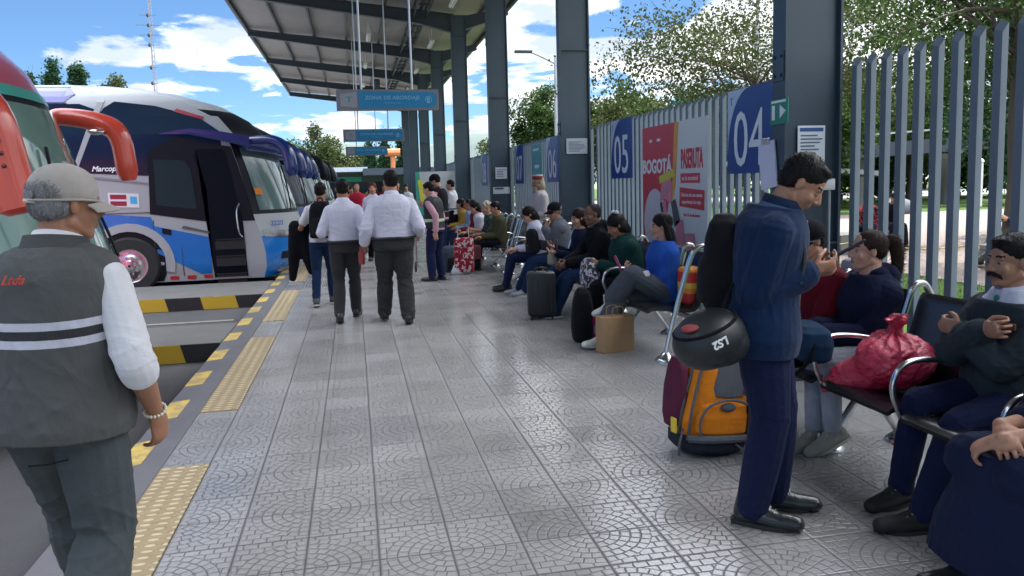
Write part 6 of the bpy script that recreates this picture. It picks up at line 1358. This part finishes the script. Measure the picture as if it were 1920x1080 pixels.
tree('small leaved tree arching over the fence above boards 05 and 04',(9.3,16.5,0),6.4,(4.1,2.4,1.7),8000,.075,L_OLV,3,.13,clumps=34)
tree('leafy tree with hanging branches behind the fence at the right edge',(10.9,10.9,0),6.9,(3.2,2.6,2.1),10500,.085,L_MID,5,.2,clumps=36)
tree('dense dark tree behind the fence at the far right',(17.5,14.5,0),6.2,(3.4,3,2.7),8500,.16,L_DRK,8,.3,clumps=34)
gT='row of park trees beyond the plaza'
for i,(x,y,h,s,m,lab) in enumerate(((19,30,6.2,2.6,L_MID,'bushy green park tree left of the footbridge'),(24.5,36,7.5,3,L_OLV,'olive green park tree behind the footbridge'),(31,38,7.5,3.2,L_MID,'broad park tree right of the footbridge'),(33.5,31,6.2,2.6,L_MID,'low branching park tree near the white post'),(40,36,8,3.6,L_DRK,'dark park tree farther right than the white post'),(15,42,6.5,2.8,L_OLV,'yellow green park tree seen past the nearest column'),(36,46,9,4,L_MID,'tall pale park tree in the back row'),(24,50,8,4,L_DRK,'dark tree at the back of the park'))):
    tree(lab,(x,y,0),h,(s,s,h*.36),4200,.20,m,20+i,.2,clumps=24,low=.25)
tree('tall feathery tree poking over the left of the station end',(-2.9,72,0),7.0,(1.7,1.7,3.2),4200,.22,L_OLV,41,.2,clumps=26,low=.2)
tree('round bushy tree behind the parked coaches at the station end',(-5.2,74,0),5.6,(2.4,2.2,2.4),4500,.24,L_MID,42,.2,clumps=26,low=.2)
tree('rounded green tree above the pale roof of the end building',(-.6,76,0),5.2,(2.6,2.2,2.0),4500,.24,L_OLV,43,.2,clumps=26,low=.2)
for i,(x,h,lab) in enumerate(((1.6,6.0,'leftmost dark cypress under the hanging signs'),(3.0,6.6,'middle dark cypress under the hanging signs'),(4.7,7.6,'tallest dark cypress beside the far columns'))):
    tree(lab,(x,71+i,0),h,(.9,.9,h*.46),3200,.2,L_DRK,50+i,.14,cone=True,name='cypress_tree',clumps=30,low=.1)
tree('green tree showing between the third and fourth columns',(8.2,33,0),5.6,(1.3,1.5,2.2),4000,.12,L_MID,61,.14,clumps=26,low=.2)
tree('low yellow green tree between the fourth and fifth columns',(10.2,52,0),4.6,(2.0,2,1.7),3000,.18,L_OLV,62,.14,clumps=22,low=.2)
for i,(x,h,lab) in enumerate(((-14.7,7.6,'leftmost feathery tree top above the silver coach'),(-13.6,8.0,'second feathery tree top above the silver coach'),(-12.5,7.9,'third feathery tree top above the silver coach'),(-10.9,7.1,'lone low tree top above the silver coach roof'))):
    tree(lab,(x,40,0),h,(.75,.8,1.9),2600,.14,L_DRK if i<3 else L_OLV,70+i,.12,cone=i<3,name='feathery_tree',clumps=20,low=.3)

rk=random.Random(77)
for i in range(16):
    x=19+i*3.4; y=64+rk.uniform(-3,8); h=rk.uniform(6.5,10.5)
    o=tree('park tree in the back row beyond the pale road',(x,y,0),h,(2.9,2.6,h*.42),2600,.34,(L_DRK,L_MID,L_OLV)[i%3],90+i,.2,clumps=22,low=.15)
    o['group']='back row of park trees beyond the pale road'
for i in range(9):
    x=17+i*3.3; y=40+rk.uniform(-2,3); h=rk.uniform(4.8,6.5)
    o=tree('leafy tree of the middle park row, bushy almost to the ground',(x,y,0),h,(2.4,2.2,h*.44),3000,.24,(L_MID,L_DRK,L_OLV)[i%3],120+i,.16,clumps=24,low=.12)
    o['group']='middle row of bushy park trees'
